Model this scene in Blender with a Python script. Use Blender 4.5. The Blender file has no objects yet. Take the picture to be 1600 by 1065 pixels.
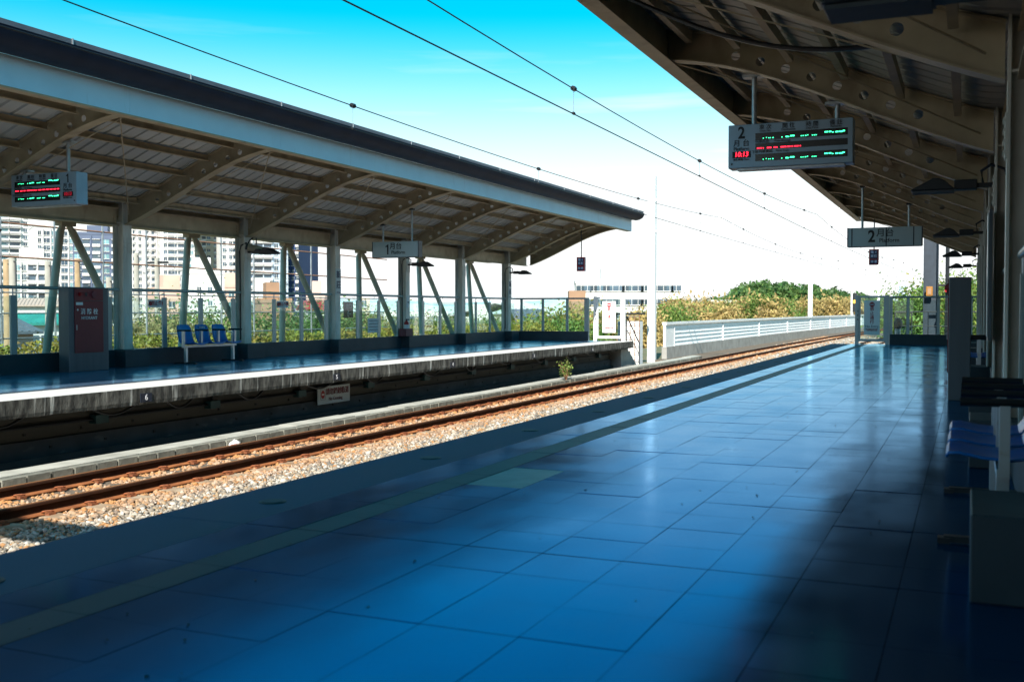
import bpy, bmesh, math, random
import numpy as np
from mathutils import Vector, Matrix
random.seed(7); rng = np.random.default_rng(7)
S = bpy.context.scene; COL = S.collection; R = math.radians
# ------------------------------------------------------------------ camera, world, sun, exposure
F_PX, VPU, YAW = 1640.0, 1512.0, math.atan(712/1640.0)
CY, SY, H = math.cos(YAW), math.sin(YAW), 1.2
cam = bpy.data.cameras.new('camera'); cam.sensor_width = 36; cam.lens = 36*F_PX/1600; cam.clip_end = 6000; cam.clip_start = .05
camo = bpy.data.objects.new('camera', cam); COL.objects.link(camo)
camo.location = (0, 0, H); camo.rotation_euler = (R(90)-math.atan(49.5/F_PX), 0, YAW)
cam.dof.use_dof = True; cam.dof.focus_distance = 19; cam.dof.aperture_fstop = 3.0
S.camera = camo
W = bpy.data.worlds.new('World'); S.world = W; W.use_nodes = True
SUN = Vector((.29, -1.19, 1.0)).normalized()
def world():
    nt = W.node_tree; N = nt.nodes; L = nt.links; bg = N['Background']
    sky = N.new('ShaderNodeTexSky'); sky.sky_type = 'NISHITA'; sky.sun_disc = False
    sky.sun_elevation = math.asin(SUN.z); sky.sun_rotation = math.atan2(SUN.x, SUN.y)
    sky.air_density = 1.0; sky.dust_density = 1.0; sky.ozone_density = 1.0
    hs = N.new('ShaderNodeHueSaturation'); hs.inputs['Saturation'].default_value = 3.0; hs.inputs['Hue'].default_value = .456; hs.inputs['Value'].default_value = 1.32
    L.new(sky.outputs[0], hs.inputs['Color'])
    tc = N.new('ShaderNodeTexCoord'); sp = N.new('ShaderNodeSeparateXYZ'); L.new(tc.outputs['Generated'], sp.inputs[0])
    mr = N.new('ShaderNodeMapRange'); mr.interpolation_type = 'SMOOTHSTEP'
    mr.inputs[1].default_value = .27; mr.inputs[2].default_value = .085; mr.inputs[3].default_value = 0; mr.inputs[4].default_value = .97
    L.new(sp.outputs['Z'], mr.inputs[0])
    # thin cloud streaks low in the sky
    mp = N.new('ShaderNodeMapping'); mp.inputs['Scale'].default_value = (1.3, 1.3, 17); L.new(tc.outputs['Generated'], mp.inputs[0])
    nz = N.new('ShaderNodeTexNoise'); nz.inputs['Scale'].default_value = 2.6; nz.inputs['Detail'].default_value = 6; L.new(mp.outputs[0], nz.inputs[0])
    cr = N.new('ShaderNodeMapRange'); cr.inputs[1].default_value = .56; cr.inputs[2].default_value = .75; cr.inputs[4].default_value = .3; L.new(nz.outputs[0], cr.inputs[0])
    band = N.new('ShaderNodeMapRange'); band.inputs[1].default_value = .3; band.inputs[2].default_value = .16; L.new(sp.outputs['Z'], band.inputs[0])
    mu = N.new('ShaderNodeMath'); mu.operation = 'MULTIPLY'; L.new(cr.outputs[0], mu.inputs[0]); L.new(band.outputs[0], mu.inputs[1])
    ad = N.new('ShaderNodeMath'); ad.operation = 'ADD'; ad.use_clamp = True; L.new(mr.outputs[0], ad.inputs[0]); L.new(mu.outputs[0], ad.inputs[1])
    mx = N.new('ShaderNodeMix'); mx.data_type = 'RGBA'; mx.inputs['B'].default_value = (8.3, 8.5, 8.6, 1)
    L.new(ad.outputs[0], mx.inputs['Factor']); L.new(hs.outputs[0], mx.inputs['A']); L.new(mx.outputs['Result'], bg.inputs[0])
    bg.inputs[1].default_value = .08
world()
sl = bpy.data.lights.new('sun', 'SUN'); sl.energy = 5.0; sl.angle = R(.53); sl.color = (1, .95, .86)
so = bpy.data.objects.new('sun', sl); COL.objects.link(so); so.rotation_euler = SUN.to_track_quat('Z', 'Y').to_euler()
so.location = (10, -30, 40)
S.view_settings.view_transform = 'Standard'; S.view_settings.look = 'None'; S.view_settings.gamma = 1; S.view_settings.exposure = 0.88
S.cycles.use_denoising = True; S.cycles.max_bounces = 8; S.cycles.diffuse_bounces = 4; S.cycles.glossy_bounces = 4
S.cycles.transparent_max_bounces = 24; S.cycles.transmission_bounces = 4; S.cycles.sample_clamp_indirect = 8; S.cycles.caustics_reflective = False
# ------------------------------------------------------------------ helpers
MATS = {}
def mat(name, col, rough=.6, metal=0, col2=None, sc=6, amt=.5, stretch=(1, 1, 1), bump=0, bsc=60, island=0, objr=0, rvar=0, emit=0, lo=.35, hi=.7, streak=None, spec=.5, coord='Object', transl=0, det=5, ior=1.5, tint=None):
    m = bpy.data.materials.new(name); m.use_nodes = True; nt = m.node_tree; N = nt.nodes; L = nt.links
    b = N['Principled BSDF']; b.inputs['Roughness'].default_value = rough; b.inputs['Metallic'].default_value = metal
    b.inputs['Specular IOR Level'].default_value = spec; b.inputs['IOR'].default_value = ior
    if tint: b.inputs['Specular Tint'].default_value = (*tint, 1)
    tc = N.new('ShaderNodeTexCoord'); mp = N.new('ShaderNodeMapping'); mp.inputs['Scale'].default_value = stretch
    if coord == 'World':
        g = N.new('ShaderNodeNewGeometry'); L.new(g.outputs['Position'], mp.inputs[0])
    else: L.new(tc.outputs[coord], mp.inputs[0])
    nz = N.new('ShaderNodeTexNoise'); nz.inputs['Scale'].default_value = sc; nz.inputs['Detail'].default_value = det; L.new(mp.outputs[0], nz.inputs[0])
    c2 = col2 if col2 else tuple(x*.7 for x in col)
    mr = N.new('ShaderNodeMapRange'); mr.inputs[1].default_value = lo; mr.inputs[2].default_value = hi; mr.inputs[4].default_value = amt*2 if not col2 else amt
    L.new(nz.outputs[0], mr.inputs[0]); mr.clamp = True
    mx = N.new('ShaderNodeMix'); mx.data_type = 'RGBA'; mx.inputs['A'].default_value = (*col, 1); mx.inputs['B'].default_value = (*c2, 1)
    L.new(mr.outputs[0], mx.inputs['Factor']); out = mx.outputs['Result']
    if streak:   # (colour, scale, lo, hi, amount): second, stretched stain layer
        mp2 = N.new('ShaderNodeMapping'); mp2.inputs['Scale'].default_value = streak[1]
        if coord == 'World': L.new(g.outputs['Position'], mp2.inputs[0])
        else: L.new(tc.outputs[coord], mp2.inputs[0])
        n2 = N.new('ShaderNodeTexNoise'); n2.inputs['Scale'].default_value = 1; n2.inputs['Detail'].default_value = 6; L.new(mp2.outputs[0], n2.inputs[0])
        m2 = N.new('ShaderNodeMapRange'); m2.inputs[1].default_value = streak[2]; m2.inputs[2].default_value = streak[3]; m2.inputs[4].default_value = streak[4]; L.new(n2.outputs[0], m2.inputs[0])
        x2 = N.new('ShaderNodeMix'); x2.data_type = 'RGBA'; x2.inputs['B'].default_value = (*streak[0], 1)
        L.new(m2.outputs[0], x2.inputs['Factor']); L.new(out, x2.inputs['A']); out = x2.outputs['Result']
    if island or objr:
        hs = N.new('ShaderNodeHueSaturation'); L.new(out, hs.inputs['Color'])
        if island:
            g2 = N.new('ShaderNodeNewGeometry'); src = g2.outputs['Random Per Island']; a = island
        if objr:
            oi = N.new('ShaderNodeObjectInfo'); a = objr
            if island:
                s0 = N.new('ShaderNodeMath'); s0.operation = 'ADD'; L.new(src, s0.inputs[0]); L.new(oi.outputs['Random'], s0.inputs[1])
                fr = N.new('ShaderNodeMath'); fr.operation = 'FRACT'; L.new(s0.outputs[0], fr.inputs[0]); src = fr.outputs[0]
            else: src = oi.outputs['Random']
        m3 = N.new('ShaderNodeMapRange'); m3.inputs[3].default_value = 1-a; m3.inputs[4].default_value = 1+a; L.new(src, m3.inputs[0])
        L.new(m3.outputs[0], hs.inputs['Value']); out = hs.outputs[0]
        m4 = N.new('ShaderNodeMath'); m4.operation = 'MULTIPLY'; m4.inputs[1].default_value = 7.3; L.new(src, m4.inputs[0])
        m5 = N.new('ShaderNodeMath'); m5.operation = 'FRACT'; L.new(m4.outputs[0], m5.inputs[0])
        m6 = N.new('ShaderNodeMapRange'); m6.inputs[3].default_value = .5-.03*a; m6.inputs[4].default_value = .5+.03*a; L.new(m5.outputs[0], m6.inputs[0]); L.new(m6.outputs[0], hs.inputs['Hue'])
    L.new(out, b.inputs['Base Color'])
    if emit:
        L.new(out, b.inputs['Emission Color']); b.inputs['Emission Strength'].default_value = emit
    if rvar:
        m7 = N.new('ShaderNodeMapRange'); m7.inputs[1].default_value = .3; m7.inputs[2].default_value = .7
        m7.inputs[3].default_value = max(.02, rough-rvar); m7.inputs[4].default_value = rough+rvar; L.new(nz.outputs[0], m7.inputs[0]); L.new(m7.outputs[0], b.inputs['Roughness'])
    if bump:
        nb = N.new('ShaderNodeTexNoise'); nb.inputs['Scale'].default_value = bsc; nb.inputs['Detail'].default_value = 4; L.new(mp.outputs[0], nb.inputs[0])
        bu = N.new('ShaderNodeBump'); bu.inputs['Strength'].default_value = bump; bu.inputs['Distance'].default_value = .01; L.new(nb.outputs[0], bu.inputs['Height']); L.new(bu.outputs[0], b.inputs['Normal'])
    if transl:
        tr = N.new('ShaderNodeBsdfTranslucent'); L.new(out, tr.inputs[0]); ms = N.new('ShaderNodeMixShader'); ms.inputs[0].default_value = transl
        L.new(b.outputs[0], ms.inputs[1]); L.new(tr.outputs[0], ms.inputs[2]); L.new(ms.outputs[0], N['Material Output'].inputs[0])
    MATS[name] = m; return m
def glassmat(name, tint, ior=1.45):
    m = bpy.data.materials.new(name); m.use_nodes = True; nt = m.node_tree; N = nt.nodes; L = nt.links; N.remove(N['Principled BSDF'])
    t = N.new('ShaderNodeBsdfTransparent'); t.inputs[0].default_value = (*tint, 1); g = N.new('ShaderNodeBsdfGlossy'); g.inputs['Roughness'].default_value = .02
    lw = N.new('ShaderNodeLayerWeight'); lw.inputs[0].default_value = .5; pw = N.new('ShaderNodeMath'); pw.operation = 'POWER'; pw.inputs[1].default_value = 5; L.new(lw.outputs['Facing'], pw.inputs[0]); fr = N.new('ShaderNodeMapRange'); fr.inputs[3].default_value = .04; L.new(pw.outputs[0], fr.inputs[0]); ms = N.new('ShaderNodeMixShader')
    L.new(fr.outputs[0], ms.inputs[0]); L.new(t.outputs[0], ms.inputs[1]); L.new(g.outputs[0], ms.inputs[2]); L.new(ms.outputs[0], N['Material Output'].inputs[0])
    MATS[name] = m; return m
ORG = {}; MIR = [False]
def mx(x): return -15.9-x if MIR[0] else x
def bend(y):
    return .00030*max(0, y-40)**2
class MB:
    def __init__(s): s.v = []; s.f = []; s.m = []; s.cm = 0
    def add(s, vs, fs):
        o = len(s.v); s.v += [tuple(v) for v in vs]; s.f += [tuple(i+o for i in f) for f in fs]; s.m += [s.cm]*len(fs); return s
    def box(s, x0, x1, y0, y1, z0, z1):
        if x0 > x1: x0, x1 = x1, x0
        return s.add([(x0,y0,z0),(x1,y0,z0),(x1,y1,z0),(x0,y1,z0),(x0,y0,z1),(x1,y0,z1),(x1,y1,z1),(x0,y1,z1)],
                     [(3,2,1,0),(4,5,6,7),(0,1,5,4),(1,2,6,5),(2,3,7,6),(3,0,4,7)])
    def cbox(s, c, d): return s.box(c[0]-d[0]/2, c[0]+d[0]/2, c[1]-d[1]/2, c[1]+d[1]/2, c[2]-d[2]/2, c[2]+d[2]/2)
    def beam(s, p, q, w, h):   # rectangular bar from p to q
        p, q = Vector(p), Vector(q); t = (q-p).normalized(); up = Vector((0,0,1)) if abs(t.z) < .95 else Vector((0,1,0))
        a = t.cross(up).normalized()*w/2; b = a.cross(t).normalized()*h/2
        vs = [p-a-b, p+a-b, p+a+b, p-a+b, q-a-b, q+a-b, q+a+b, q-a+b]
        return s.add(vs, [(0,1,2,3),(7,6,5,4),(0,4,5,1),(1,5,6,2),(2,6,7,3),(3,7,4,0)])
    def tube(s, pts, r, n=8, cap=True):
        pts = [Vector(p) for p in pts]; rs = r if isinstance(r, (list, tuple)) else [r]*len(pts); vs = []; fs = []
        for i, p in enumerate(pts):
            t = ((pts[min(i+1, len(pts)-1)]-pts[max(i-1, 0)])).normalized(); up = Vector((0,0,1)) if abs(t.z) < .9 else Vector((1,0,0))
            a = t.cross(up).normalized(); b = a.cross(t)
            vs += [p+rs[i]*(math.cos(2*math.pi*k/n)*a+math.sin(2*math.pi*k/n)*b) for k in range(n)]
        for i in range(len(pts)-1):
            for k in range(n):
                k2 = (k+1) % n; fs.append((i*n+k, (i+1)*n+k, (i+1)*n+k2, i*n+k2))
        if cap: fs.append(tuple(range(n))); fs.append(tuple((len(pts)-1)*n+k for k in reversed(range(n))))
        return s.add(vs, fs)
    def prism(s, poly, axis, a, b):   # polygon extruded along an axis; poly in the two other axes
        n = len(poly)
        def P(u, v, t): return (t,u,v) if axis == 'x' else (u,t,v) if axis == 'y' else (u,v,t)
        ar = sum(poly[i][0]*poly[(i+1) % n][1]-poly[(i+1) % n][0]*poly[i][1] for i in range(n))
        pl = list(poly) if (ar > 0) != (axis == 'y') else list(reversed(poly))
        vs = [P(u,v,a) for u,v in pl]+[P(u,v,b) for u,v in pl]
        fs = [tuple(reversed(range(n))), tuple(range(n, 2*n))]+[(i,(i+1) % n,n+(i+1) % n,n+i) for i in range(n)]
        return s.add(vs, fs)
    def build(s, name, m, parent=None, smooth=False, kind=None, label=None, bends=False, org=None, bevel=0):
        mir = MIR[0]; vs = s.v
        if bends: vs = [(x+bend(y), y, z) for x, y, z in vs]
        if mir: vs = [(-15.9-x, y, z) for x, y, z in vs]; fs = [tuple(reversed(f)) for f in s.f]
        else: fs = s.f
        o0 = org if org is not None else (ORG.get(parent.name, (0,0,0)) if parent else (0,0,0))
        if o0 != (0,0,0): vs = [(x-o0[0], y-o0[1], z-o0[2]) for x, y, z in vs]
        me = bpy.data.meshes.new(name); me.from_pydata(vs, [], fs); me.update()
        for mm in (m if isinstance(m, (list, tuple)) else [m]): me.materials.append(mm)
        if any(s.m): me.polygons.foreach_set('material_index', s.m)
        if smooth:
            me.polygons.foreach_set('use_smooth', [True]*len(me.polygons)); 
            try: me.set_sharp_from_angle(angle=R(40))
            except Exception: pass
        o = bpy.data.objects.new(name, me); COL.objects.link(o)
        if bevel:
            md = o.modifiers.new('bevel', 'BEVEL'); md.width = bevel; md.segments = 2; md.limit_method = 'ANGLE'
        if parent: o.parent = parent; ORG[o.name] = o0
        if kind: o['kind'] = kind
        if label: o['label'] = label
        return o
def rawmesh(name, V, Fq, m):   # numpy verts, faces (n,k)
    me = bpy.data.meshes.new(name); k = Fq.shape[1]; me.vertices.add(len(V)); me.vertices.foreach_set('co', V.astype(np.float32).ravel())
    me.loops.add(Fq.size); me.loops.foreach_set('vertex_index', Fq.astype(np.int32).ravel()); me.polygons.add(len(Fq))
    me.polygons.foreach_set('loop_start', np.arange(len(Fq), dtype=np.int32)*k)
    try: me.polygons.foreach_set('loop_total', np.full(len(Fq), k, dtype=np.int32))
    except Exception: pass
    me.update(calc_edges=True); me.materials.append(m); return me
def obj(name, me, parent=None, loc=(0,0,0), rz=0, kind=None, scale=None):
    o = bpy.data.objects.new(name, me); COL.objects.link(o); o.location = loc
    if rz: o.rotation_euler = (0,0,rz)
    if scale: o.scale = scale
    if parent:
        o.parent = parent; g = ORG.get(parent.name, (0,0,0)); o.location = (loc[0]-g[0], loc[1]-g[1], loc[2]-g[2])
    if kind: o['kind'] = kind
    return o
def thing(name, label, cat, loc=(0,0,0), group=None, rz=0, local=False):
    o = bpy.data.objects.new(name, None); COL.objects.link(o); o.empty_display_size = .2
    o.location = loc; o['label'] = label; o['category'] = cat
    if rz: o.rotation_euler = (0,0,rz)
    if group: o['group'] = group
    ORG[o.name] = (0,0,0) if local or rz else tuple(loc)
    return o
def tag(o, label, cat, group=None):
    o['label'] = label; o['category'] = cat
    if group: o['group'] = group
    return o
def copy_tree(o, loc, label=None, rz=None, parent=None):
    c = o.copy(); COL.objects.link(c)
    if parent is None:
        c.location = loc
        if rz is not None: c.rotation_euler = (0,0,rz)
        if label: c['label'] = label
    else: c.parent = parent
    for ch in list(o.children): copy_tree(ch, None, parent=c)
    return c
DG = bpy.context.evaluated_depsgraph_get
def text(body, size, m, parent, loc, face='-y', bold=.0, ext=.002, align='CENTER', name='lettering', sx=1.0, shear=0, line=1.0):
    c = bpy.data.curves.new('lettering', 'FONT'); c.body = body; c.size = size; c.align_x = align; c.align_y = 'CENTER'; c.offset = bold*size; c.extrude = ext; c.resolution_u = 3; c.shear = shear; c.space_line = line
    o = bpy.data.objects.new('t', c); COL.objects.link(o); me = bpy.data.meshes.new_from_object(o.evaluated_get(DG())); bpy.data.objects.remove(o)
    rot = {'-y': Matrix.Rotation(R(90), 4, 'X'), '+x': Matrix.Rotation(R(90), 4, 'Z') @ Matrix.Rotation(R(90), 4, 'X')}[face]
    me.transform(rot @ Matrix.Diagonal((sx, 1, 1, 1))); me.materials.clear(); me.materials.append(m)
    return obj(name, me, parent, loc)
def PX(u, d):   # ground position of image column u (1600 wide) at depth d
    x = (u-VPU)*CY*d/F_PX; return x, (d+x*SY)/CY
# ------------------------------------------------------------------ materials
mat('cream_paint', (.48,.39,.26), .5, col2=(.30,.235,.15), sc=3, amt=.6, stretch=(1,1,1), streak=((.20,.13,.075), (2.2,2.2,1.2), .58, .72, .6))
mat('column_paint', (.74,.72,.67), .5, col2=(.40,.36,.30), sc=2.5, amt=.6, stretch=(2,2,.6), streak=((.22,.15,.09), (9,9,.7), .6, .8, .5))
mat('strut_paint', (.64,.58,.47), .5, col2=(.46,.37,.26), sc=2, amt=.6)
mat('roof_sheet', (.50,.51,.49), .6, 0, col2=(.40,.41,.40), sc=1.4, amt=.7, objr=.12)
mat('fascia_blue', (.58,.79,.92), .5, col2=(.48,.66,.78), sc=1.6, amt=.5, streak=((.25,.27,.27), (1.5,5,.7), .62, .8, .4))
mat('gutter_slate', (.012,.022,.045), .6, 0, sc=3, spec=.15)
mat('trim_slate', (.09,.11,.14), .5, 0, sc=3)
mat('galvanised', (.45,.48,.5), .4, .6, sc=12)
mat('dark_metal', (.025,.028,.032), .45, .3, sc=9)
mat('black_rubber', (.012,.012,.014), .4, sc=9)
mat('concrete', (.36,.35,.32), .9, col2=(.24,.23,.21), sc=2.5, amt=.8, bump=.5, bsc=25, coord='World')
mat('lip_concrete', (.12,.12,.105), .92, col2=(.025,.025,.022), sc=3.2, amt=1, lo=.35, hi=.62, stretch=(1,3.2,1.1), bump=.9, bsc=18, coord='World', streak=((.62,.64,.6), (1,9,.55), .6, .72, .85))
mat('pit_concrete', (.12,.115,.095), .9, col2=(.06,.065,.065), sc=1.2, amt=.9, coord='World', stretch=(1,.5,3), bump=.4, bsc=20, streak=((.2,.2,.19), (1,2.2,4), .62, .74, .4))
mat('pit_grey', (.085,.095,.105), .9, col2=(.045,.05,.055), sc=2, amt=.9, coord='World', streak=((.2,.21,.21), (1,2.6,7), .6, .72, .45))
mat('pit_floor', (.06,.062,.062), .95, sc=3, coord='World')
mat('low_wall', (.045,.06,.072), .55, spec=.3, col2=(.026,.035,.044), sc=2, amt=.7, coord='World', stretch=(1,1,1))
mat('tile_blue', (.02,.05,.11), .15, col2=(.012,.035,.075), sc=1.5, amt=.85, coord='World', stretch=(1.2,.7,1), rvar=.055, bump=.04, bsc=4, objr=.08, island=.08, streak=((.03,.05,.075), (7,3,7), .66, .75, .55), spec=.6, ior=1.62, tint=(.30,.68,1))
mat('coping_granite', (.075,.10,.17), .7, col2=(.045,.065,.115), sc=180, amt=.8, coord='World', bump=.5, bsc=220, det=2, streak=((.08,.09,.11), (1.2,.7,1), .5, .75, .5), spec=.35)
mat('stripe_tile', (.03,.037,.056), .5, spec=.25, col2=(.018,.024,.038), sc=3, amt=.8, coord='World', island=.08)
mat('worn_tile', (.095,.115,.14), .4, col2=(.04,.06,.085), sc=5, amt=.9, coord='World')
mat('grout', (.035,.045,.06), .9, sc=4, coord='World')
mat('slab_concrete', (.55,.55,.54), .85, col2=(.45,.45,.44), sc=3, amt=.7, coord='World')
mat('ballast_ground', (.16,.125,.09), .95, col2=(.09,.07,.05), sc=22, amt=1, coord='World', bump=1, bsc=35)
mat('rust_rail', (.36,.13,.04), .8, 0, col2=(.16,.05,.015), sc=7, amt=.9, coord='World', stretch=(1,.6,1), bump=.3, bsc=60)
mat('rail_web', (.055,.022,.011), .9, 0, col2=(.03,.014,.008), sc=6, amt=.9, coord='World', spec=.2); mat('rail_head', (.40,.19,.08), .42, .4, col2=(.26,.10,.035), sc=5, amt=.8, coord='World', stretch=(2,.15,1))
mat('sleeper_concrete', (.40,.32,.22), .9, col2=(.24,.14,.075), sc=4, amt=.9, coord='World', bump=.4)
mat('rust_clip', (.34,.11,.04), .75, .1, col2=(.12,.04,.018), sc=12, amt=.8)
mat('block_concrete', (.23,.23,.19), .92, col2=(.10,.105,.09), sc=6, amt=.9, coord='World', bump=.7, bsc=40, objr=.18)
mat('kerb_top', (.42,.42,.37), .92, col2=(.27,.27,.23), sc=3, amt=.9, coord='World', bump=.5, bsc=40)
mat('white_paint', (.86,.87,.86), .45, col2=(.80,.81,.80), sc=3, amt=.6)
mat('mast_white', (.85,.86,.85), .5, col2=(.8,.8,.79), sc=2, amt=.6)
mat('post_green', (.34,.42,.43), .35, .3, col2=(.26,.33,.34), sc=4, amt=.5)
mat('board_housing', (.30,.40,.50), .4, .2, sc=3, amt=.2)
mat('sign_face', (.44,.53,.56), .35, col2=(.38,.46,.49), sc=2, amt=.5)
mat('sign_dark', (.014,.022,.04), .4, sc=3)
mat('board_screen', (.022,.026,.026), .25, sc=3)
mat('print_black', (.012,.012,.016), .6, sc=3)
mat('print_grey', (.06,.07,.08), .6, sc=3)
mat('print_white', (.75,.76,.78), .6, sc=3)
mat('print_red', (.42,.02,.03), .6, sc=3)
mat('print_navy', (.012,.03,.09), .6, sc=3)
mat('led_green', (.05,1,.42), emit=2.2, sc=3, amt=.1); mat('led_red', (1,.02,.05), emit=2.0, sc=3, amt=.1); mat('led_dim_red', (.5,.01,.03), emit=.35, sc=3, amt=.1)
mat('stop_red', (.55,.02,.02), .5, sc=3); mat('stop_navy', (.015,.03,.11), .4, sc=3); mat('stop_dots', (.3,.42,.6), emit=.12, sc=3)
mat('hydrant_red', (.17,.012,.022), .42, col2=(.12,.008,.016), sc=3, amt=.6)
mat('stainless', (.10,.125,.145), .4, .4, col2=(.07,.085,.1), sc=2, amt=.7, stretch=(4,4,.3))
mat('seat_blue', (.006,.15,.50), .32, col2=(.005,.11,.38), sc=4, amt=.5)
mat('bench_steel', (.55,.57,.58), .35, .7, col2=(.3,.2,.12), sc=9, amt=.5, lo=.6, hi=.75)
mat('extinguisher_red', (.4,.015,.02), .35, sc=4); mat('crate_red', (.16,.03,.045), .6, sc=4)
mat('teal_box', (.02,.08,.09), .6, sc=5)
mat('yellow_box', (.36,.15,.015), .6, sc=5); mat('lamp_red', (.35,.015,.02), .3, sc=4)
mat('signal_yellow', (.9,.5,.05), emit=1.0, sc=3)
mat('leaf_green', (.10,.20,.035), .6, col2=(.19,.25,.05), sc=.6, amt=.9, island=.5, transl=.35, coord='World')
mat('leaf_olive', (.22,.22,.08), .6, col2=(.30,.24,.10), sc=.6, amt=.9, island=.45, transl=.3, coord='World')
mat('leaf_brown', (.46,.34,.13), .65, col2=(.36,.28,.09), sc=.5, amt=.9, island=.4, transl=.3, coord='World')
mat('leaf_lime', (.20,.26,.035), .6, col2=(.32,.22,.05), sc=1.4, amt=.9, island=.45, transl=.35, coord='World')
mat('leaf_dark', (.05,.13,.03), .6, col2=(.09,.15,.035), sc=.4, amt=.9, island=.5, transl=.25, coord='World')
mat('bark', (.10,.075,.05), .9, sc=8, bump=.5)
mat('stem_pink', (.34,.17,.10), .7, sc=9)
mat('ground_soil', (.11,.12,.055), .95, col2=(.16,.13,.08), sc=.3, amt=1, coord='World')
mat('hill_green', (.06,.12,.05), .95, col2=(.04,.09,.04), sc=.05, amt=.8, coord='World')
mat('steel_navy', (.03,.045,.065), .6, sc=4); mat('pole_concrete', (.38,.37,.32), .85, col2=(.28,.26,.22), sc=3, amt=.6); mat('pole_tan', (.42,.30,.17), .85, sc=3)
mat('glass_dark', (.06,.10,.13), .12, sc=1, objr=.5, spec=.8); mat('glass_teal', (.16,.30,.33), .15, sc=1, objr=.35, spec=.8)
mat('wall_white', (.66,.65,.62), .8, col2=(.56,.55,.52), sc=.08, amt=.6, coord='World'); mat('wall_cream', (.58,.50,.38), .8, sc=.08, amt=.2, coord='World')
mat('wall_pale_blue', (.42,.50,.58), .8, sc=.08, amt=.2, coord='World'); mat('wall_navy', (.025,.055,.16), .6, sc=.08, amt=.3, coord='World')
mat('wall_slate', (.09,.12,.19), .6, sc=.1, amt=.3, coord='World'); mat('wall_orange', (.62,.42,.33), .8, sc=.2, amt=.3, coord='World')
mat('wall_brown', (.33,.20,.12), .85, sc=.3, amt=.3, coord='World'); mat('wall_pink', (.55,.40,.34), .8, sc=.2, amt=.2, coord='World')
mat('roof_grey', (.12,.15,.18), .6, sc=2, amt=.4); mat('roof_white', (.6,.62,.62), .5, sc=1); mat('roof_teal', (.05,.32,.27), .5, sc=1); mat('roof_red', (.36,.045,.04), .6, sc=1); mat('blue_tarp', (.05,.28,.6), .5, sc=1)
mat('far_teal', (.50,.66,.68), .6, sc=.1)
mat('litter_white', (.75,.72,.72), .5, sc=6)
mat('water_tank', (.5,.52,.54), .3, .7, sc=2)
glassmat('screen_glass', (.86,.94,.93))
def stone_mat():
    m = mat('ballast_stone', (.50,.45,.38), .9, col2=(.36,.33,.29), sc=3, amt=.8, coord='World', bump=.3, bsc=50)
    nt = m.node_tree; N = nt.nodes; L = nt.links; b = N['Principled BSDF']; src = b.inputs['Base Color'].links[0].from_socket
    g = N.new('ShaderNodeNewGeometry'); sp = N.new('ShaderNodeSeparateXYZ'); L.new(g.outputs['Position'], sp.inputs[0])
    gi = N.new('ShaderNodeNewGeometry'); rp = N.new('ShaderNodeValToRGB'); rp.color_ramp.interpolation = 'CONSTANT'; E_ = rp.color_ramp.elements
    for i_, (p_, c_) in enumerate(((0,(.34,.30,.245)),(.2,(.22,.19,.15)),(.36,(.47,.44,.39)),(.5,(.32,.24,.15)),(.64,(.14,.13,.115)),(.8,(.40,.35,.28)),(.9,(.34,.18,.075)))):
        e_ = E_[i_] if i_ < 2 else E_.new(p_); e_.position = p_; e_.color = (*c_, 1)
    L.new(gi.outputs['Random Per Island'], rp.inputs[0]); src = rp.outputs[0]
    fs = []
    for x in (-9.385, -10.515):
        a = N.new('ShaderNodeMath'); a.operation = 'ADD'; a.inputs[1].default_value = -x; L.new(sp.outputs['X'], a.inputs[0])
        ab = N.new('ShaderNodeMath'); ab.operation = 'ABSOLUTE'; L.new(a.outputs[0], ab.inputs[0])
        r = N.new('ShaderNodeMapRange'); r.inputs[1].default_value = .1; r.inputs[2].default_value = .85; r.inputs[3].default_value = 1; r.inputs[4].default_value = 0; L.new(ab.outputs[0], r.inputs[0]); fs.append(r)
    ad = N.new('ShaderNodeMath'); ad.operation = 'MAXIMUM'; L.new(fs[0].outputs[0], ad.inputs[0]); L.new(fs[1].outputs[0], ad.inputs[1])
    nz = N.new('ShaderNodeTexNoise'); nz.inputs['Scale'].default_value = 5; L.new(g.outputs['Position'], nz.inputs[0])
    mu = N.new('ShaderNodeMath'); mu.operation = 'MULTIPLY'; L.new(ad.outputs[0], mu.inputs[0]); L.new(nz.outputs[0], mu.inputs[1])
    m2 = N.new('ShaderNodeMath'); m2.operation = 'MULTIPLY'; m2.inputs[1].default_value = 1.6; m2.use_clamp = True; L.new(mu.outputs[0], m2.inputs[0])
    x = N.new('ShaderNodeMix'); x.data_type = 'RGBA'; x.inputs['B'].default_value = (.42,.20,.07,1); L.new(m2.outputs[0], x.inputs['Factor']); L.new(src, x.inputs['A']); L.new(x.outputs['Result'], b.inputs['Base Color'])
stone_mat()
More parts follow.
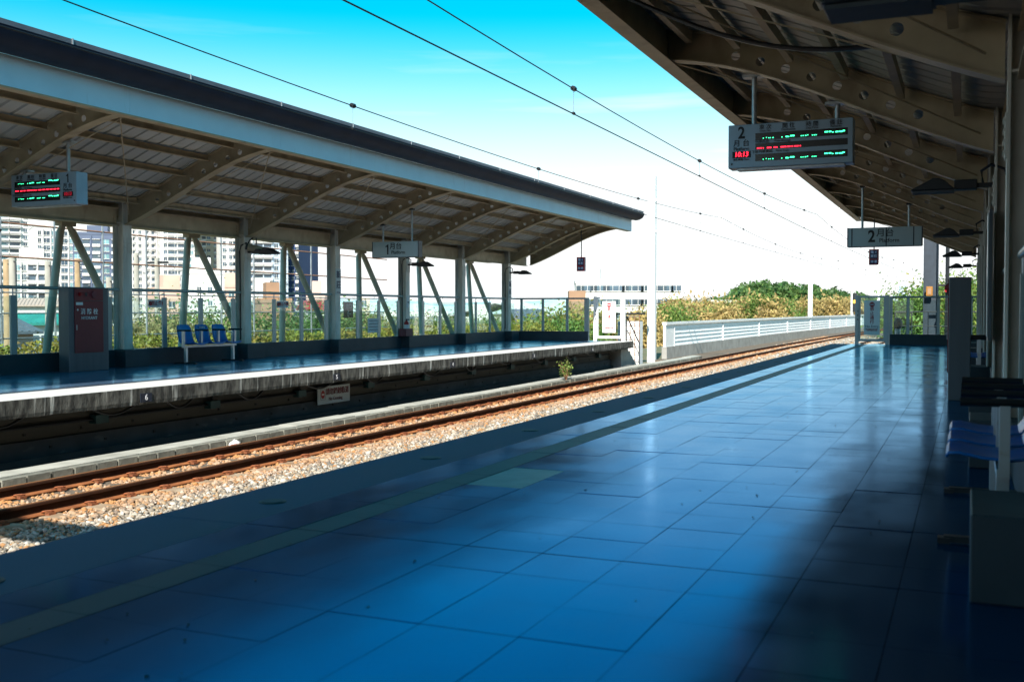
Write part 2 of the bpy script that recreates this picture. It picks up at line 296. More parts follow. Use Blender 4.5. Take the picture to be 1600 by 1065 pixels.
def polish(name, colr, ior, cap):   # blue cast of the reflections painted into the polish over the tile body
    m = MATS[name]; nt = m.node_tree; N = nt.nodes; L = nt.links; b = N['Principled BSDF']; b.inputs['Specular IOR Level'].default_value = 0
    g = N.new('ShaderNodeBsdfGlossy'); g.inputs['Color'].default_value = (*colr, 1); fx = N.new('ShaderNodeMix'); fx.data_type = 'RGBA'; fx.inputs['A'].default_value = (*colr, 1); fx.inputs['B'].default_value = (.52,.90,1,1); L.new(fx.outputs['Result'], g.inputs['Color'])
    if b.inputs['Roughness'].links: L.new(b.inputs['Roughness'].links[0].from_socket, g.inputs['Roughness'])
    if b.inputs['Normal'].links: L.new(b.inputs['Normal'].links[0].from_socket, g.inputs['Normal'])
    fr = N.new('ShaderNodeFresnel'); fr.inputs[0].default_value = ior; mn = N.new('ShaderNodeMath'); mn.operation = 'MINIMUM'; mn.inputs[1].default_value = cap; L.new(fr.outputs[0], mn.inputs[0]); L.new(mn.outputs[0], fx.inputs['Factor'])
    ms = N.new('ShaderNodeMixShader'); L.new(mn.outputs[0], ms.inputs[0]); L.new(b.outputs[0], ms.inputs[1]); L.new(g.outputs[0], ms.inputs[2]); L.new(ms.outputs[0], N['Material Output'].inputs[0])
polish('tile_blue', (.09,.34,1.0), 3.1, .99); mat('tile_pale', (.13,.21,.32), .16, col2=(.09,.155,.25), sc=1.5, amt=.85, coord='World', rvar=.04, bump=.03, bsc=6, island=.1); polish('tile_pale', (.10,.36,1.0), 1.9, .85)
T = MATS
# ------------------------------------------------------------------ ground and track bed
MB().box(-7.7, -4.0, -40, 46, -1.6, -1.09).build('track_bed', T['pit_floor'], kind='structure')  # hidden bed coloured dark to cut light bounced under the near canopy
MB().box(-11.05, -7.702, -40, 420, -1.6, -1.09).box(-7.7, -4.0, 46.002, 420, -1.6, -1.09).box(-13.0, -11.052, 46, 420, -1.6, -1.09).build('track_bed', T['ballast_ground'], kind='structure')
g = MB()
xs = [-3000,-400,-60,-40,-26,-19,-16.6]; zs = [-7,-7,-7,-6,-3.2,-1.3,-1.2]
for i in range(6): g.add([(xs[i],-300,zs[i]),(xs[i+1],-300,zs[i+1]),(xs[i+1],4000,zs[i+1]),(xs[i],4000,zs[i])], [(0,1,2,3)])
g.add([(1.5,-300,-1.2),(8,-300,-2.5),(8,4000,-2.5),(1.5,4000,-1.2)], [(0,1,2,3)]); g.add([(8,-300,-2.5),(3000,-300,-6),(3000,4000,-6),(8,4000,-2.5)], [(0,1,2,3)])
g.add([(-16.6,-300,-1.2),(1.5,-300,-1.2),(1.5,4000,-1.2),(-16.6,4000,-1.2)], [(0,1,2,3)])
g.build('ground', T['ground_soil'], kind='structure')
# ballast stones
def stones():
    t = (1+5**.5)/2
    iv = np.array([(-1,t,0),(1,t,0),(-1,-t,0),(1,-t,0),(0,-1,t),(0,1,t),(0,-1,-t),(0,1,-t),(t,0,-1),(t,0,1),(-t,0,-1),(-t,0,1)])/np.sqrt(1+t*t)
    fi = np.array([(0,11,5),(0,5,1),(0,1,7),(0,7,10),(0,10,11),(1,5,9),(5,11,4),(11,10,2),(10,7,6),(7,1,8),(3,9,4),(3,4,2),(3,2,6),(3,6,8),(3,8,9),(4,9,5),(2,4,11),(6,2,10),(8,6,7),(9,8,1)])
    P = []
    for (y0, y1, dens, smin, smax) in ((6,17,820,.014,.034),(17,28,460,.018,.042),(28,48,200,.026,.052),(48,90,60,.045,.075)):
        x0, x1 = -10.95, (-7.1 if y0 < 48 else -4.2); n = int((x1-x0)*(y1-y0)*dens)
        a = np.stack([rng.uniform(x0,x1,n), rng.uniform(y0,y1,n), rng.uniform(-1.10,-1.068,n), rng.uniform(smin,smax,n)*rng.choice([.7,1,1,1.35],n)], 1); P.append(a)
    n = 15000; P.append(np.stack([rng.uniform(-7.1,-4.45,n), rng.uniform(2,46,n), rng.uniform(-1.10,-1.06,n), rng.uniform(.022,.045,n)], 1)); n = 3500; P.append(np.stack([rng.uniform(-10.95,-7.1,n), rng.uniform(2,6,n), rng.uniform(-1.10,-1.06,n), rng.uniform(.02,.04,n)], 1))
    P = np.concatenate(P)
    dx = np.minimum(abs(P[:,0]+9.385), abs(P[:,0]+10.515)); P = P[dx > .085]
    ins = (P[:,0] < -9.1) & (P[:,0] > -10.8); P[ins, 2] -= .012
    sl_ = abs((P[:,1]-6.1+.3075) % .615-.3075) < .125; P = P[~(sl_ & (P[:,0] < -9.02) & (P[:,0] > -10.88) & (rng.random(len(P)) < .93))]
    n = len(P)
    sc = rng.uniform(.55,1.45,(n,3)); sc[:,2] *= .8; V = iv[None]*sc[:,None]*(1+rng.uniform(-.42,.34,(n,12,1)))
    th = rng.uniform(0,2*np.pi,n); ph = rng.uniform(-.7,.7,n); c, s = np.cos(th)[:,None], np.sin(th)[:,None]; c2, s2 = np.cos(ph)[:,None], np.sin(ph)[:,None]
    x, y, z = V[...,0], V[...,1], V[...,2]; y, z = y*c2-z*s2, y*s2+z*c2; x, y = x*c-y*s, x*s+y*c
    V = np.stack([x,y,z],2)*P[:,3][:,None,None]+P[:,None,:3]
    Fq = (fi[None]+(np.arange(n)*12)[:,None,None]).reshape(-1,3)
    o = obj('ballast', rawmesh('ballast', V.reshape(-1,3), Fq, T['ballast_stone']), kind='stuff'); o['label'] = 'loose crushed stone ballast between and beside the rusty rails'
stones()
# ------------------------------------------------------------------ railway tracks
def rail_prof(x, w=.0335):
    return [(x-.061,-1.07),(x+.061,-1.07),(x+.061,-1.06),(x+.012,-1.04),(x+.009,-.965),(x+w,-.955),(x+w,-.93),(x+w-.01,-.92),(x-w+.01,-.92),(x-w,-.93),(x-w,-.955),(x-.009,-.965),(x-.012,-1.04),(x-.061,-1.06)]
def rail(x, par, y0, y1, step):
    pr = rail_prof(x); n = len(pr); b = MB(); ys = [y0]
    while ys[-1] < y1: ys.append(min(y1, ys[-1]+(step if ys[-1] >= 40 else 30)))
    vs = [(px, y, pz) for y in ys for px, pz in pr]; fs = []; ms = []
    for i in range(len(ys)-1):
        for k in range(n):
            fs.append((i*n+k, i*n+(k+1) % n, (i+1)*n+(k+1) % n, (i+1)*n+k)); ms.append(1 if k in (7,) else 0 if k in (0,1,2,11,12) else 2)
    b.add(vs, fs); b.m = ms
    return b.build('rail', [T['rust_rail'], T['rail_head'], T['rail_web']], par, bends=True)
def track(xc, y0, label, ys0, ys1, clips):
    t = thing('railway_track', label, 'railway track', (xc, y0, -1.07))
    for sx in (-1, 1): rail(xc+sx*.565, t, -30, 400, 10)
    sm = MB(); sm.prism([(-1.0,-.15),(1.0,-.15),(1.0,.0),(.66,.0),(.5,-.035),(-.5,-.035),(-.66,0),(-1.0,0)], 'y', -.12, .12)
    o = None; y = ys0; cm = MB(); far = MB()
    for s in (-1, 1):
        cm2 = MB() 
    clipm = MB()
    clipm.tube([(-.055,-.05,.016),(-.03,-.055,.03),(.02,-.05,.042),(.045,-.01,.04),(.045,.03,.034),(.015,.05,.03),(-.05,.045,.018)], .011, 5); clipm.box(.0,.06,-.05,.05,-.01,.018)
    me = sm.build('sleeper', T['sleeper_concrete'], t, org=(0,0,0)); smesh = me.data; bpy.data.objects.remove(me)
    c0 = clipm.build('rail_clip', T['rust_clip'], t, org=(0,0,0)); cmesh = c0.data; bpy.data.objects.remove(c0)
    nc = 0
    while y < ys1:
        obj('sleeper', smesh, t, (xc+bend(y), y, -1.068))
        if clips:
            for sx in (-1, 1):
                for e in (-1, 1):
                    x = xc+sx*.565+e*.075
                    if y < 47:
                        obj('rail_clip', cmesh, t, (x, y, -1.062), rz=0 if e > 0 else math.pi); nc += 1
                    else: far.cbox((x+e*.01, y, -1.04), (.06,.1,.04))
        y += .615
    if far.v: far.build('rail_fastenings', T['rust_clip'], t, kind='stuff', bends=True)
    return t
track(-9.95, 6, 'rusty railway track lying in open sunlight on pale ballast', 6.1, 150, True)
track(-5.9, 40, 'second railway track, hidden by the platform edge until past its end', 3, 130, False)
# drain kerb of concrete blocks along the far side of the track
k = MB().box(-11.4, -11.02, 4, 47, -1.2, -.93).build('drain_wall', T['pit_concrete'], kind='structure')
bm_ = MB().box(-.06,.06,-.18,.18,-.16,.0).build('block', T['block_concrete'], k); bme = bm_.data; bpy.data.objects.remove(bm_)
y = 6.0
while y < 46:
    o = obj('block', bme, k, (-10.96+random.uniform(-.012,.012), y, -.905+random.uniform(-.006,.004)), rz=random.uniform(-.02,.02)); y += .388
c2 = MB(); y = 4
while y < 46:
    c2.box(-11.42, -11.025, y, y+1.94, -.944, -.89+random.uniform(-.008,.008)); y += 1.95
c2.build('coping', T['kerb_top'], k, kind='stuff')
MB().box(-12.4,-11.4,-10,46,-1.4,-1.12).build('trench_floor', T['pit_floor'], kind='structure')
# ------------------------------------------------------------------ platforms (far one in its own x, near one mirrored)
EDGE = -11.55; COPE = -12.19; ST0, ST1 = -12.53, -12.745; GX0 = -12.75; PT = .413; YJ = 4.77
def grid_tile(par, x0, x1, y0, y1, m, name='tile', tilt=.0022):
    g = .0018; z = random.uniform(-.0012, .0012); a, b_ = random.uniform(-tilt, tilt), random.uniform(-tilt, tilt); cx, cy = (x0+x1)/2, (y0+y1)/2
    b = MB(); hx, hy = (x1-x0)/2-g, (y1-y0)/2-g
    vs = [(cx+sx*hx, cy+sy*hy, z+sx*hx*a+sy*hy*b_) for sx, sy in ((-1,-1),(1,-1),(1,1),(-1,1))]
    lo = [(v[0], v[1], -.02) for v in vs]; b.add(vs+lo, [(0,1,2,3),(4,5,1,0),(5,6,2,1),(6,7,3,2),(7,4,0,3)])
    if par is None: return b
    return b.build(name, m, par)
def merge(dst, src): dst.add(src.v, src.f)
def near_platform():
    MIR[0] = True
    p = MB().box(-16.6, EDGE-.01, -12, 38.2, -.27, -.0185).build('platform', T['grout'], kind='structure'); p['label'] = 'near platform floor of glossy blue grey tiles in shade'
    MB().box(-16.6, -12.3, -12, 37.6, -1.3, -.272).build('platform_base', T['pit_concrete'], p)
    rows = []
    y = YJ
    while y > -11.5: y -= .42
    far = MB(); y0 = y; cnt = 0; stf = MB(); colx = [GX0-i*PT for i in range(9)]
    colx[-1] = -16.2
    while y0 < 38.18:
        y1 = min(38.18, y0+.42); main = abs(y0-YJ) < .01 or abs(y0-YJ-8.4) < .01
        ya = y0+(.009 if main else 0)
        near = 2.3 < y0 < 13.4
        for i in range(8):
            patch = i == 0 and 6.35 < (y0+y1)/2 < 7.25
            t = grid_tile(None if not near else p, colx[i+1], colx[i], ya, y1, T['worn_tile'] if patch else T['tile_blue'])
            if not near: merge(far, t)
        t = grid_tile(None if not near else p, ST0, COPE, ya, y1, T['tile_blue'])
        if not near: merge(far, t)
        t = grid_tile(None, ST1, ST0, ya, y1, None, tilt=.001); merge(stf, t)
        y0 = y1
    o = far.build('paving', T['tile_blue'], p, kind='stuff'); stf.build('warning_stripe', T['stripe_tile'], p, kind='stuff')
    ys = [-12, -3.63, YJ, 13.17, 21.57, 29.97, 38.2]
    for a, b in zip(ys, ys[1:]):
        MB().box(COPE+.003, EDGE, a+.004, b-.004, -.25, -.001).build('edge_slab', T['coping_granite'], p, bevel=.006)
    for k in range(15):
        y = 3.29+2.1*k; d = MB(); d.prism([(-11.93+.085*math.cos(t*math.pi/12), y+.085*math.sin(t*math.pi/12)) for t in range(24)], 'z', -.004, .003)
        f = d.build('floor_light', T['dark_metal'], p)
        d = MB(); d.prism([(-11.93+.068*math.cos(t*math.pi/10), y+.068*math.sin(t*math.pi/10)) for t in range(20)], 'z', .0, .006); d.build('lens', T['low_wall'], f)
    d = MB()
    for i in range(2): d.box(-13.4-i*.55, -13.93-i*.55, 35.75, 35.9, -.01, .004)
    d.build('drain_grate', T['dark_metal'], p)
    MIR[0] = False
def far_platform():
    p = MB().box(-16.6, EDGE-.03, -4, 38.1, -.24, -.0185).build('platform', T['grout'], kind='structure'); p['label'] = 'far platform with stained concrete lip and sunlit edge'
    far = MB(); stf = MB(); y0 = 2.0
    colx = [GX0-i*PT for i in range(9)]; colx[-1] = -16.2
    while y0 < 38.05:
        y1 = min(38.08, y0+.42)
        for i in range(8): merge(far, grid_tile(None, colx[i+1], colx[i], y0, y1, None))
        merge(stf, grid_tile(None, ST1, ST0, y0, y1, None, tilt=.001)); y0 = y1
    far.build('paving', T['tile_pale'], p, kind='stuff'); stf.build('warning_stripe', T['stripe_tile'], p, kind='stuff')
    y = 2.0
    while y < 38:
        b = min(38.1, y+6.02); MB().box(ST0+.003, EDGE-.036, y+.003, b-.003, -.06, -.001).build('edge_slab', T['slab_concrete'], p, bevel=.006); y += 6.02  # slab widened and whitened so its colour carries the sunlit strip
    lb = MB(); n = 180; ys = [8+30.1*i/n for i in range(n+1)]; jr = random.Random(9); w1 = w2 = 0; vs = []; fs = []
    for y in ys:
        w1 = w1*.6+jr.uniform(-.008,.008); w2 = w2*.75+jr.uniform(-.006,.006)
        vs += [(EDGE-.25,y,-.0605),(EDGE-.034,y,-.0605),(EDGE-.034,y,-.003),(EDGE+.002,y,-.005),(EDGE+w1*.5,y,-.13),(EDGE+w1,y,-.2),(EDGE-.012+w1,y,-.25+w2),(EDGE-.25,y,-.25)]
    for i in range(n):
        for q in range(8): fs.append((8*i+q, 8*i+(q+1) % 8, 8*i+8+(q+1) % 8, 8*i+8+q))
    fs += [(7,6,5,4,3,2,1,0), tuple(8*n+q for q in range(8))]
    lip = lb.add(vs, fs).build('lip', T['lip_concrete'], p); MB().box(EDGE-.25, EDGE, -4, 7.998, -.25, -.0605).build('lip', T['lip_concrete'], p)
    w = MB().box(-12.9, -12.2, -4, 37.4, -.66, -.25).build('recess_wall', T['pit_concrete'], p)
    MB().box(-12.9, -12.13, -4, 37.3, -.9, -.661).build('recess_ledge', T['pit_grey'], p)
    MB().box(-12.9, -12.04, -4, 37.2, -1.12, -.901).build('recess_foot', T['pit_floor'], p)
    bolts = MB(); y = 4.5
    while y < 37:
        bolts.cbox((-12.195, y, -.57), (.03,.04,.04)); bolts.cbox((-12.125, y+.4, -.78), (.03,.04,.04)); y += 1.05
    bolts.build('wall_anchors', T['dark_metal'], p, kind='stuff')
    pipe = MB().tube([(-12.14, -3, -.46), (-12.14, 37, -.46)], .022, 8).build('conduit', T['dark_metal'], p, smooth=True)
    y = 12.0
    while y < 36:
        MB().box(-12.19, -12.06, y, y+.26, -.53, -.40).build('junction_box', T['teal_box'], p); MB().tube([(-12.12, y+.13, -.4), (-12.12, y+.13, -.26)], .018, 6).build('riser', T['dark_metal'], p); y += 2.62
    y = 9.7; random.seed(3)
    while y < 37:
        l = random.uniform(.7,1.15); dr = random.uniform(.08,.17)
        pts = [(-11.83, y+l*t/10, -.25-dr*math.sin(math.pi*t/10)) for t in range(11)]; MB().tube(pts, .02, 6).build('cable_loop', T['black_rubber'], p, smooth=True); y += random.uniform(1.5,2.7)
    # sloped concrete wedge at the platform's end
    MB().prism([(37.2,-1.2),(37.2,-.3),(38.0,-.3),(39.7,-1.2)], 'x', -12.3, -11.75).build('end_wedge', T['concrete'], p)
    # end steps down beside the cage
    for i in range(5): MB().box(-13.0, -11.85, 38.1+.3*i, 38.4+.3*i, -1.2, -.2-.2*i).build('step', T['concrete'], p)
near_platform(); far_platform()
# ------------------------------------------------------------------ platform canopies
pts_ = [(-16.15,2.97),(-15.06,3.40),(-14.19,3.81),(-13.35,4.13),(-12.54,4.30),(-12.33,4.34)]
pf = np.polyfit([p[0] for p in pts_], [p[1] for p in pts_], 3)
def zbot(x): return float(np.polyval(pf, x))
def dep(x): return .42+(x+16.15)/3.82*(-.09)
def ztop(x): return zbot(x)+dep(x) if x > -16.15 else zbot(-16.15)+dep(-16.15)
def zdeck(x): return ztop(x)+.03
def canopy(mir, ks, label, y0, yend):
    MIR[0] = mir
    t = thing('platform_canopy', label, 'canopy', (mx(-16.3), ks[2], 0))
    n = 20; X = [-16.14+i*(3.76/(n-1)) for i in range(n)]
    def girder(y, root):
        c = bpy.data.curves.new('c', 'CURVE'); c.dimensions = '2D'; c.fill_mode = 'BOTH'; c.extrude = .007; c.resolution_u = 3
        def spl(pl):
            s = c.splines.new('POLY'); s.points.add(len(pl)-1)
            for i, (u, v) in enumerate(pl): s.points[i].co = (u, v, 0, 1)
            s.use_cyclic_u = True
        spl([(x, zbot(x)) for x in X]+[(x, ztop(x)) for x in reversed(X)])
        for j in range(8):
            cx = -15.35+.3*j; cz = zbot(cx)+dep(cx)*.40; spl([(cx+.055*math.cos(a*math.pi/9), cz+.055*math.sin(a*math.pi/9)) for a in range(18)])
        o = bpy.data.objects.new('c', c); COL.objects.link(o); me = bpy.data.meshes.new_from_object(o.evaluated_get(DG())); bpy.data.objects.remove(o)
        b = MB(); b.add([(v.co.x, y+v.co.z, v.co.y) for v in me.vertices], [tuple(p.vertices) for p in me.polygons]); return b
    gdata = None; fdata = None; tdata = None; yb = ks[0]
    def rep(name, data, y): return obj(name, data, t, (0, y-yb, 0)) if False else None
    protos = {}
    def put(name, maker, m, y, smooth=False, sub=None):
        """first build at y = ks[0], then copies that share its mesh"""
        key = name
        if key not in protos:
            o = maker(yb).build(name, m, t, smooth=smooth); protos[key] = o
            o.location.y = y-yb; return o
        o = protos[key].copy(); COL.objects.link(o); o.parent = t; o.location.y = y-yb; return o
    def flange(y, z):
        b = MB()
        for i in range(n-1):
            x0, x1 = X[i], X[i+1]; a0, a1 = z(x0), z(x1); vs = []
            for x, a in ((x0,a0),(x1,a1)): vs += [(x, y-.1, a), (x, y+.1, a), (x, y+.1, a-.018), (x, y-.1, a-.018)]
            b.add(vs, [(0,1,5,4),(2,3,7,6),(1,2,6,5),(3,0,4,7)])
        b.add([(X[-1],y-.1,z(X[-1])),(X[-1],y+.1,z(X[-1])),(X[-1],y+.1,z(X[-1])-.018),(X[-1],y-.1,z(X[-1])-.018)], [(0,1,2,3)])
        return b
    def column(y):
        b = MB(); c = -16.3
        for s in (-1, 1): b.box(c+s*.13-.011, c+s*.13+.011, y-.125, y+.125, 0, 3.5)
        b.box(c-.119, c+.119, y-.009, y+.009, 0, 3.5)
        b.box(c-.118, c+.118, y-.12, y-.01, 3.0, 3.02); return b
    def splice(y):
        b = MB().box(-16.158, -16.145, y-.12, y+.12, 2.36, 2.70).box(-16.41, -16.19, y-.016, y-.0095, 2.30, 2.72)
        for i in range(4):
            for s in (-.09, -.04, .04, .09): b.cbox((-16.139, y+s, 2.405+i*.083), (.014,.026,.026))
            for s in (-.07, .07): b.cbox((-16.3+s, y-.02, 2.37+i*.09), (.026,.014,.026))
        return b
    def strut(dy):
        def f(y): return MB().tube([(-17.88, y+(.06 if dy > 0 else -.06), 3.03), (-17.85, y+dy*.12, 2.86), (-17.0, y+dy, -.35)], [.055,.085,.085], 10)
        return f
    for y in ks:
        gi = put('girder', lambda y_: girder(y_, 0), T['cream_paint'], y)
        put('girder_flange', lambda y_: flange(y_, lambda x: zbot(x)), T['cream_paint'], y)
        put('top_flange', lambda y_: flange(y_, lambda x: ztop(x)+.018), T['cream_paint'], y)
        co = put('column', column, T['column_paint'], y)
        put('splice_plate', splice, T['column_paint'], y)
        put('strut_leaning', strut(1.38), T['strut_paint'], y, True).name = 'strut'
        put('strut_upright', strut(-1.48), T['strut_paint'], y, True).name = 'strut'
        put('strut_bracket', lambda y_: MB().box(-17.98, -17.78, y_-.2, y_+.2, 2.99, 3.08), T['cream_paint'], y)
    # end edge girder
    ye = 39.0
    g_ = MB(); hs_ = [(x, zbot(x)) for x in X]+[(x, ztop(x)+.08) for x in reversed(X)]; g_.prism(hs_, 'y', ye-.007, ye+.007); g_.build('girder', T['cream_paint'], t); flange(ye, zbot).build('girder_flange', T['cream_paint'], t)
    # long beams between columns
    yl = sorted(set([y0]+ks+[ye])); 
    for a, b in zip(yl, yl[1:]):
        aa, bb = a+(.16 if a in ks else 0), b-(.16 if b in ks else 0)
        q = MB().box(-16.306, -16.294, aa, bb, 2.95, 3.29).box(-16.38, -16.22, aa, bb, 2.932, 2.95).box(-16.38, -16.22, aa, bb, 3.29, 3.308)
        for s, yy in ((1, aa), (-1, bb)):
            for i in range(4): q.cbox((-16.286, yy+s*.08, 3.0+i*.075), (.016,.028,.028))
        q.build('beam', T['cream_paint'], t); MB().box(-16.42, -16.39, a+.002, b-.002, 3.12, 3.44).build('closure_plate', T['cream_paint'], t)
        px = [-12.72,-13.32,-13.95,-14.58,-15.2,-15.8]
        for x in px:
            zt = ztop(x)-.004; q = MB().box(x-.008, x+.008, a+.105, b-.105, zt-.115, zt).box(x-.008, x+.07, a+.105, b-.105, zt-.129, zt-.115); q.build('purlin', T['cream_paint'], t)
        if a in ks or a == y0:
            MB().tube([(-12.6, a+.12, zbot(-12.6)+.05), (-16.0, b-.12, zbot(-16.0)+.14)], .011, 5).build('tie_rod', T['cream_paint'], t)
            MB().tube([(-12.45, a+.1, 4.31), (-15.95, a+.12, 3.05)], .008, 5).build('tie_rod', T['cream_paint'], t) if a in ks else None
        pn = MB().box(-12.315, -12.28, a+.002, b-.002, 4.3, 4.735); pn.build('fascia_panel', T['fascia_blue'], t)
    MB().box(-12.315, -12.28, ye+.002, yend, 4.3, 4.735).build('fascia_panel', T['fascia_blue'], t)
    MB().box(-12.40, -12.385, y0, yend-.02, 4.3, 4.735).box(-12.48, -12.28, y0, yend-.02, 4.278, 4.298).build('edge_beam', T['cream_paint'], t)
    MB().box(-18.0, -17.76, y0, ye, 3.08, 3.33).build('outer_beam', T['cream_paint'], t)
    pr = [(-12.3,4.742),(-12.12,4.715),(-11.98,4.74),(-11.87,4.80),(-11.81,4.88),(-11.78,4.98),(-11.82,4.99),(-12.29,4.99)]
    MB().prism(pr, 'y', y0, yend+.12).build('gutter', T['gutter_slate'], t, smooth=True)
    MB().box(-11.83, -12.29, y0, yend+.15, 5.0, 5.07).build('roof_edge', T['trim_slate'], t)
    y = y0+.9
    while y < yend:
        MB().box(-11.815, -11.829, y, y+.022, 4.99, 5.078).build('gutter_strap', T['galvanised'], t); y += 2.5
    # roof sheets laid across the purlins, one beside the other
    xs_ = [-18.1,-17.0,-16.3]+[-16.0+i*(3.68/9) for i in range(10)]; cs = [(0,0),(.262,0),(.272,.04),(.318,.04),(.334,-.001)]
    def sheet(y):
        b = MB(); vs = [(x, y+cy, zdeck(x)+cz) for x in xs_ for cy, cz in cs]; m_ = len(cs)
        fs = [(i*m_+k, (i+1)*m_+k, (i+1)*m_+k+1, i*m_+k+1) for i in range(len(xs_)-1) for k in range(m_-1)]; return b.add(vs, fs)
    y = y0
    while y < ye-.03:
        put('roof_sheet', sheet, T['roof_sheet'], y); y += .33
    MIR[0] = False
    return t
KF = [5,9,13,17,21,25,29,33,37]; KN = [-11,-7,-3,1]+KF
far_c = canopy(False, KF, 'far canopy on the left with pale blue fascia and dark gutter', 3.0, 40.2)
near_c = canopy(True, KN, 'near dark canopy overhead, its girders seen from below', -13.0, 38.7)
# ------------------------------------------------------------------ glass windbreak walls
def windbreak(mir, y0, label, gate0):
    MIR[0] = mir
    t = thing('glass_windbreak', label, 'glass wall', (mx(-16.25), 20, 0))
    MB().box(-16.36, -16.2, y0, 37.85, 0, .36).build('low_wall', T['low_wall'], t, bevel=.008)
    ks = [k for k in range(-11, 38, 4) if k > y0]
    for k in ks:
        MB().box(-16.56, -15.92, k-.34, k+.34, 0, .362).build('column_plinth', T['low_wall'], t, bevel=.008)
    posts = []
    for k in ks:
        a, b = k+.16, (k+4-.16 if k < 37 else 37.78)
        MB().tube([(-16.27, a, 1.61), (-16.27, b, 1.61)], .034, 10).build('top_rail', T['post_green'], t, smooth=True)
        pl = [k+1.2, k+2.4, k+3.57] if k < 37 else []
        for y in pl:
            MB().box(-16.29, -16.25, y-.065, y+.065, .36, 1.46).build('post', T['post_green'], t)
            MB().tube([(-16.27, y, 1.46), (-16.27, y, 1.6)], .013, 6).build('rod', T['galvanised'], t)
        ed = [a+.02]+pl+([b-.02] if k < 37 else [b])
        for p, q in zip(ed, ed[1:]):
            MB().box(-16.276, -16.264, p+.07, q-.07, .38, 1.44).build('glass_panel', T['screen_glass'], t)
    # end wall across the platform
    MB().box(-16.2, gate0-.28, 37.72, 37.86, 0, .358).build('low_wall', T['low_wall'], t)
    MB().tube([(-16.25, 37.79, 1.61), (gate0-.3, 37.79, 1.61)], .034, 10).build('top_rail', T['post_green'], t, smooth=True)
    xp = [-16.0, -15.1, -14.1, -13.35] if not mir else [-16.0,-15.0,-14.05]
    for x in xp: MB().box(x-.05, x+.05, 37.77, 37.81, .358, 1.58).build('post', T['post_green'], t)
    MB().box(gate0-.36, gate0-.26, 37.74, 37.84, 0, 1.64).build('post', T['post_green'], t)
    xe = xp+[gate0-.36]
    for p, q in zip(xe, xe[1:]): MB().box(p+.06, q-.06, 37.784, 37.796, .38, 1.5).build('glass_panel', T['screen_glass'], t)
    MIR[0] = False
windbreak(False, 3.2, 'far glass windbreak above a dark low wall, blue seats before it', -12.95)
windbreak(True, -12.5, 'near glass windbreak along the shaded right side of the tiles', -13.2)
# end gates with the no entry boards
def gate(mir, xc, w, label, faded):
    MIR[0] = mir
    t = thing('platform_gate', label, 'gate', (mx(xc), 37.8, 0))
    for s in (-1, 1): MB().box(xc+s*w/2-.06, xc+s*w/2+.06, 37.74, 37.86, 0, 1.68).build('gate_post', T['white_paint'] if not mir else T['post_green'], t)
    f = MB()
    for s in (-1, 1): f.box(xc+s*(w/2-.09)-.028, xc+s*(w/2-.09)+.028, 37.775, 37.825, .1, 1.66)
    f.box(xc-w/2+.118, xc+w/2-.118, 37.776, 37.824, 1.59, 1.66); f.box(xc-w/2+.118, xc+w/2-.118, 37.776, 37.824, .1, .19); f.build('gate_frame', T['white_paint'] if not mir else T['post_green'], t)
    MB().box(xc-w/2+.12, xc+w/2-.12, 37.795, 37.805, .19, 1.58).build('glass_panel', T['screen_glass'], t)
    l = MB(); 
    for z in (.85, 1.0, 1.14): l.cbox((xc+(w/2-.03)*(1 if mir else -1), 37.73, z), (.03,.02,.05))
    l.build('latch', T['dark_metal'], t); MIR[0] = False
    X = -15.9-xc if mir else xc
    s = thing('no_entry_sign', 'white upright no entry board on the '+('near gate, in shade' if mir else 'far gate, half in sunlight'), 'sign', (X, 37.74, .32))
    MB().box(X-.26, X+.26, 37.745, 37.757, .32, 1.5).build('board', T['white_paint'], s)
    d = MB(); d.prism([(X+.085*math.cos(a*math.pi/12), 1.36+.085*math.sin(a*math.pi/12)) for a in range(24)], 'y', 37.738, 37.744); e = d.build('no_entry_disc', T['print_red'], s)
    MB().box(X-.06, X+.06, 37.732, 37.737, 1.342, 1.378).build('bar', T['print_white'], e)
    for i, ch in enumerate('禁止通行'): text(ch, .14, T['print_red'], s, (X, 37.742, 1.2-i*.145), bold=.012)
    text('No Entry', .115, T['print_navy'], s, (X, 37.742, .615))
    text('旅客未經許可請勿進入\n違者依鐵路法究辦', .042, T['print_red'], s, (X, 37.742, .50), bold=.01)
gate(False, -12.4, 1.12, 'white framed end gate of the far platform in the sun', True)
gate(True, -12.9, .98, 'grey green framed glass end gate of the near platform', False)
# ------------------------------------------------------------------ hanging signs and departure boards
def numeral(num, hh, t, x, y, z):
    if num == '1':
        MB().prism([(x+a*hh, z+b*hh) for a, b in ((-.02,-.5),(.13,-.5),(.13,.5),(.03,.5),(-.06,.40),(-.2,.34),(-.2,.22),(-.02,.27))], 'y', y-.002, y+.002).build('platform_number', T['print_black'], t)
    else: text(num, hh*1.38, T['print_black'], t, (x, y, z), bold=.025, sx=.85, name='platform_number')
LED = [(.085,.01),(.12,.008),(.145,.012),(.165,.008),(.19,.016),(.29,.012),(.335,.03),(.36,.018),(.385,.03),(.41,.028),(.5,.012),(.52,.014),(.545,.02),(.57,.012),(.62,.012),(.64,.016),(.66,.012),(.755,.045),(.80,.035),(.835,.02),(.87,.04),(.91,.045),(.945,.03)]
RED = [(.02,.035),(.055,.02),(.085,.012),(.13,.06),(.205,.05),(.28,.045),(.32,.03),(.355,.04),(.4,.02),(.43,.03),(.46,.02),(.49,.014)]
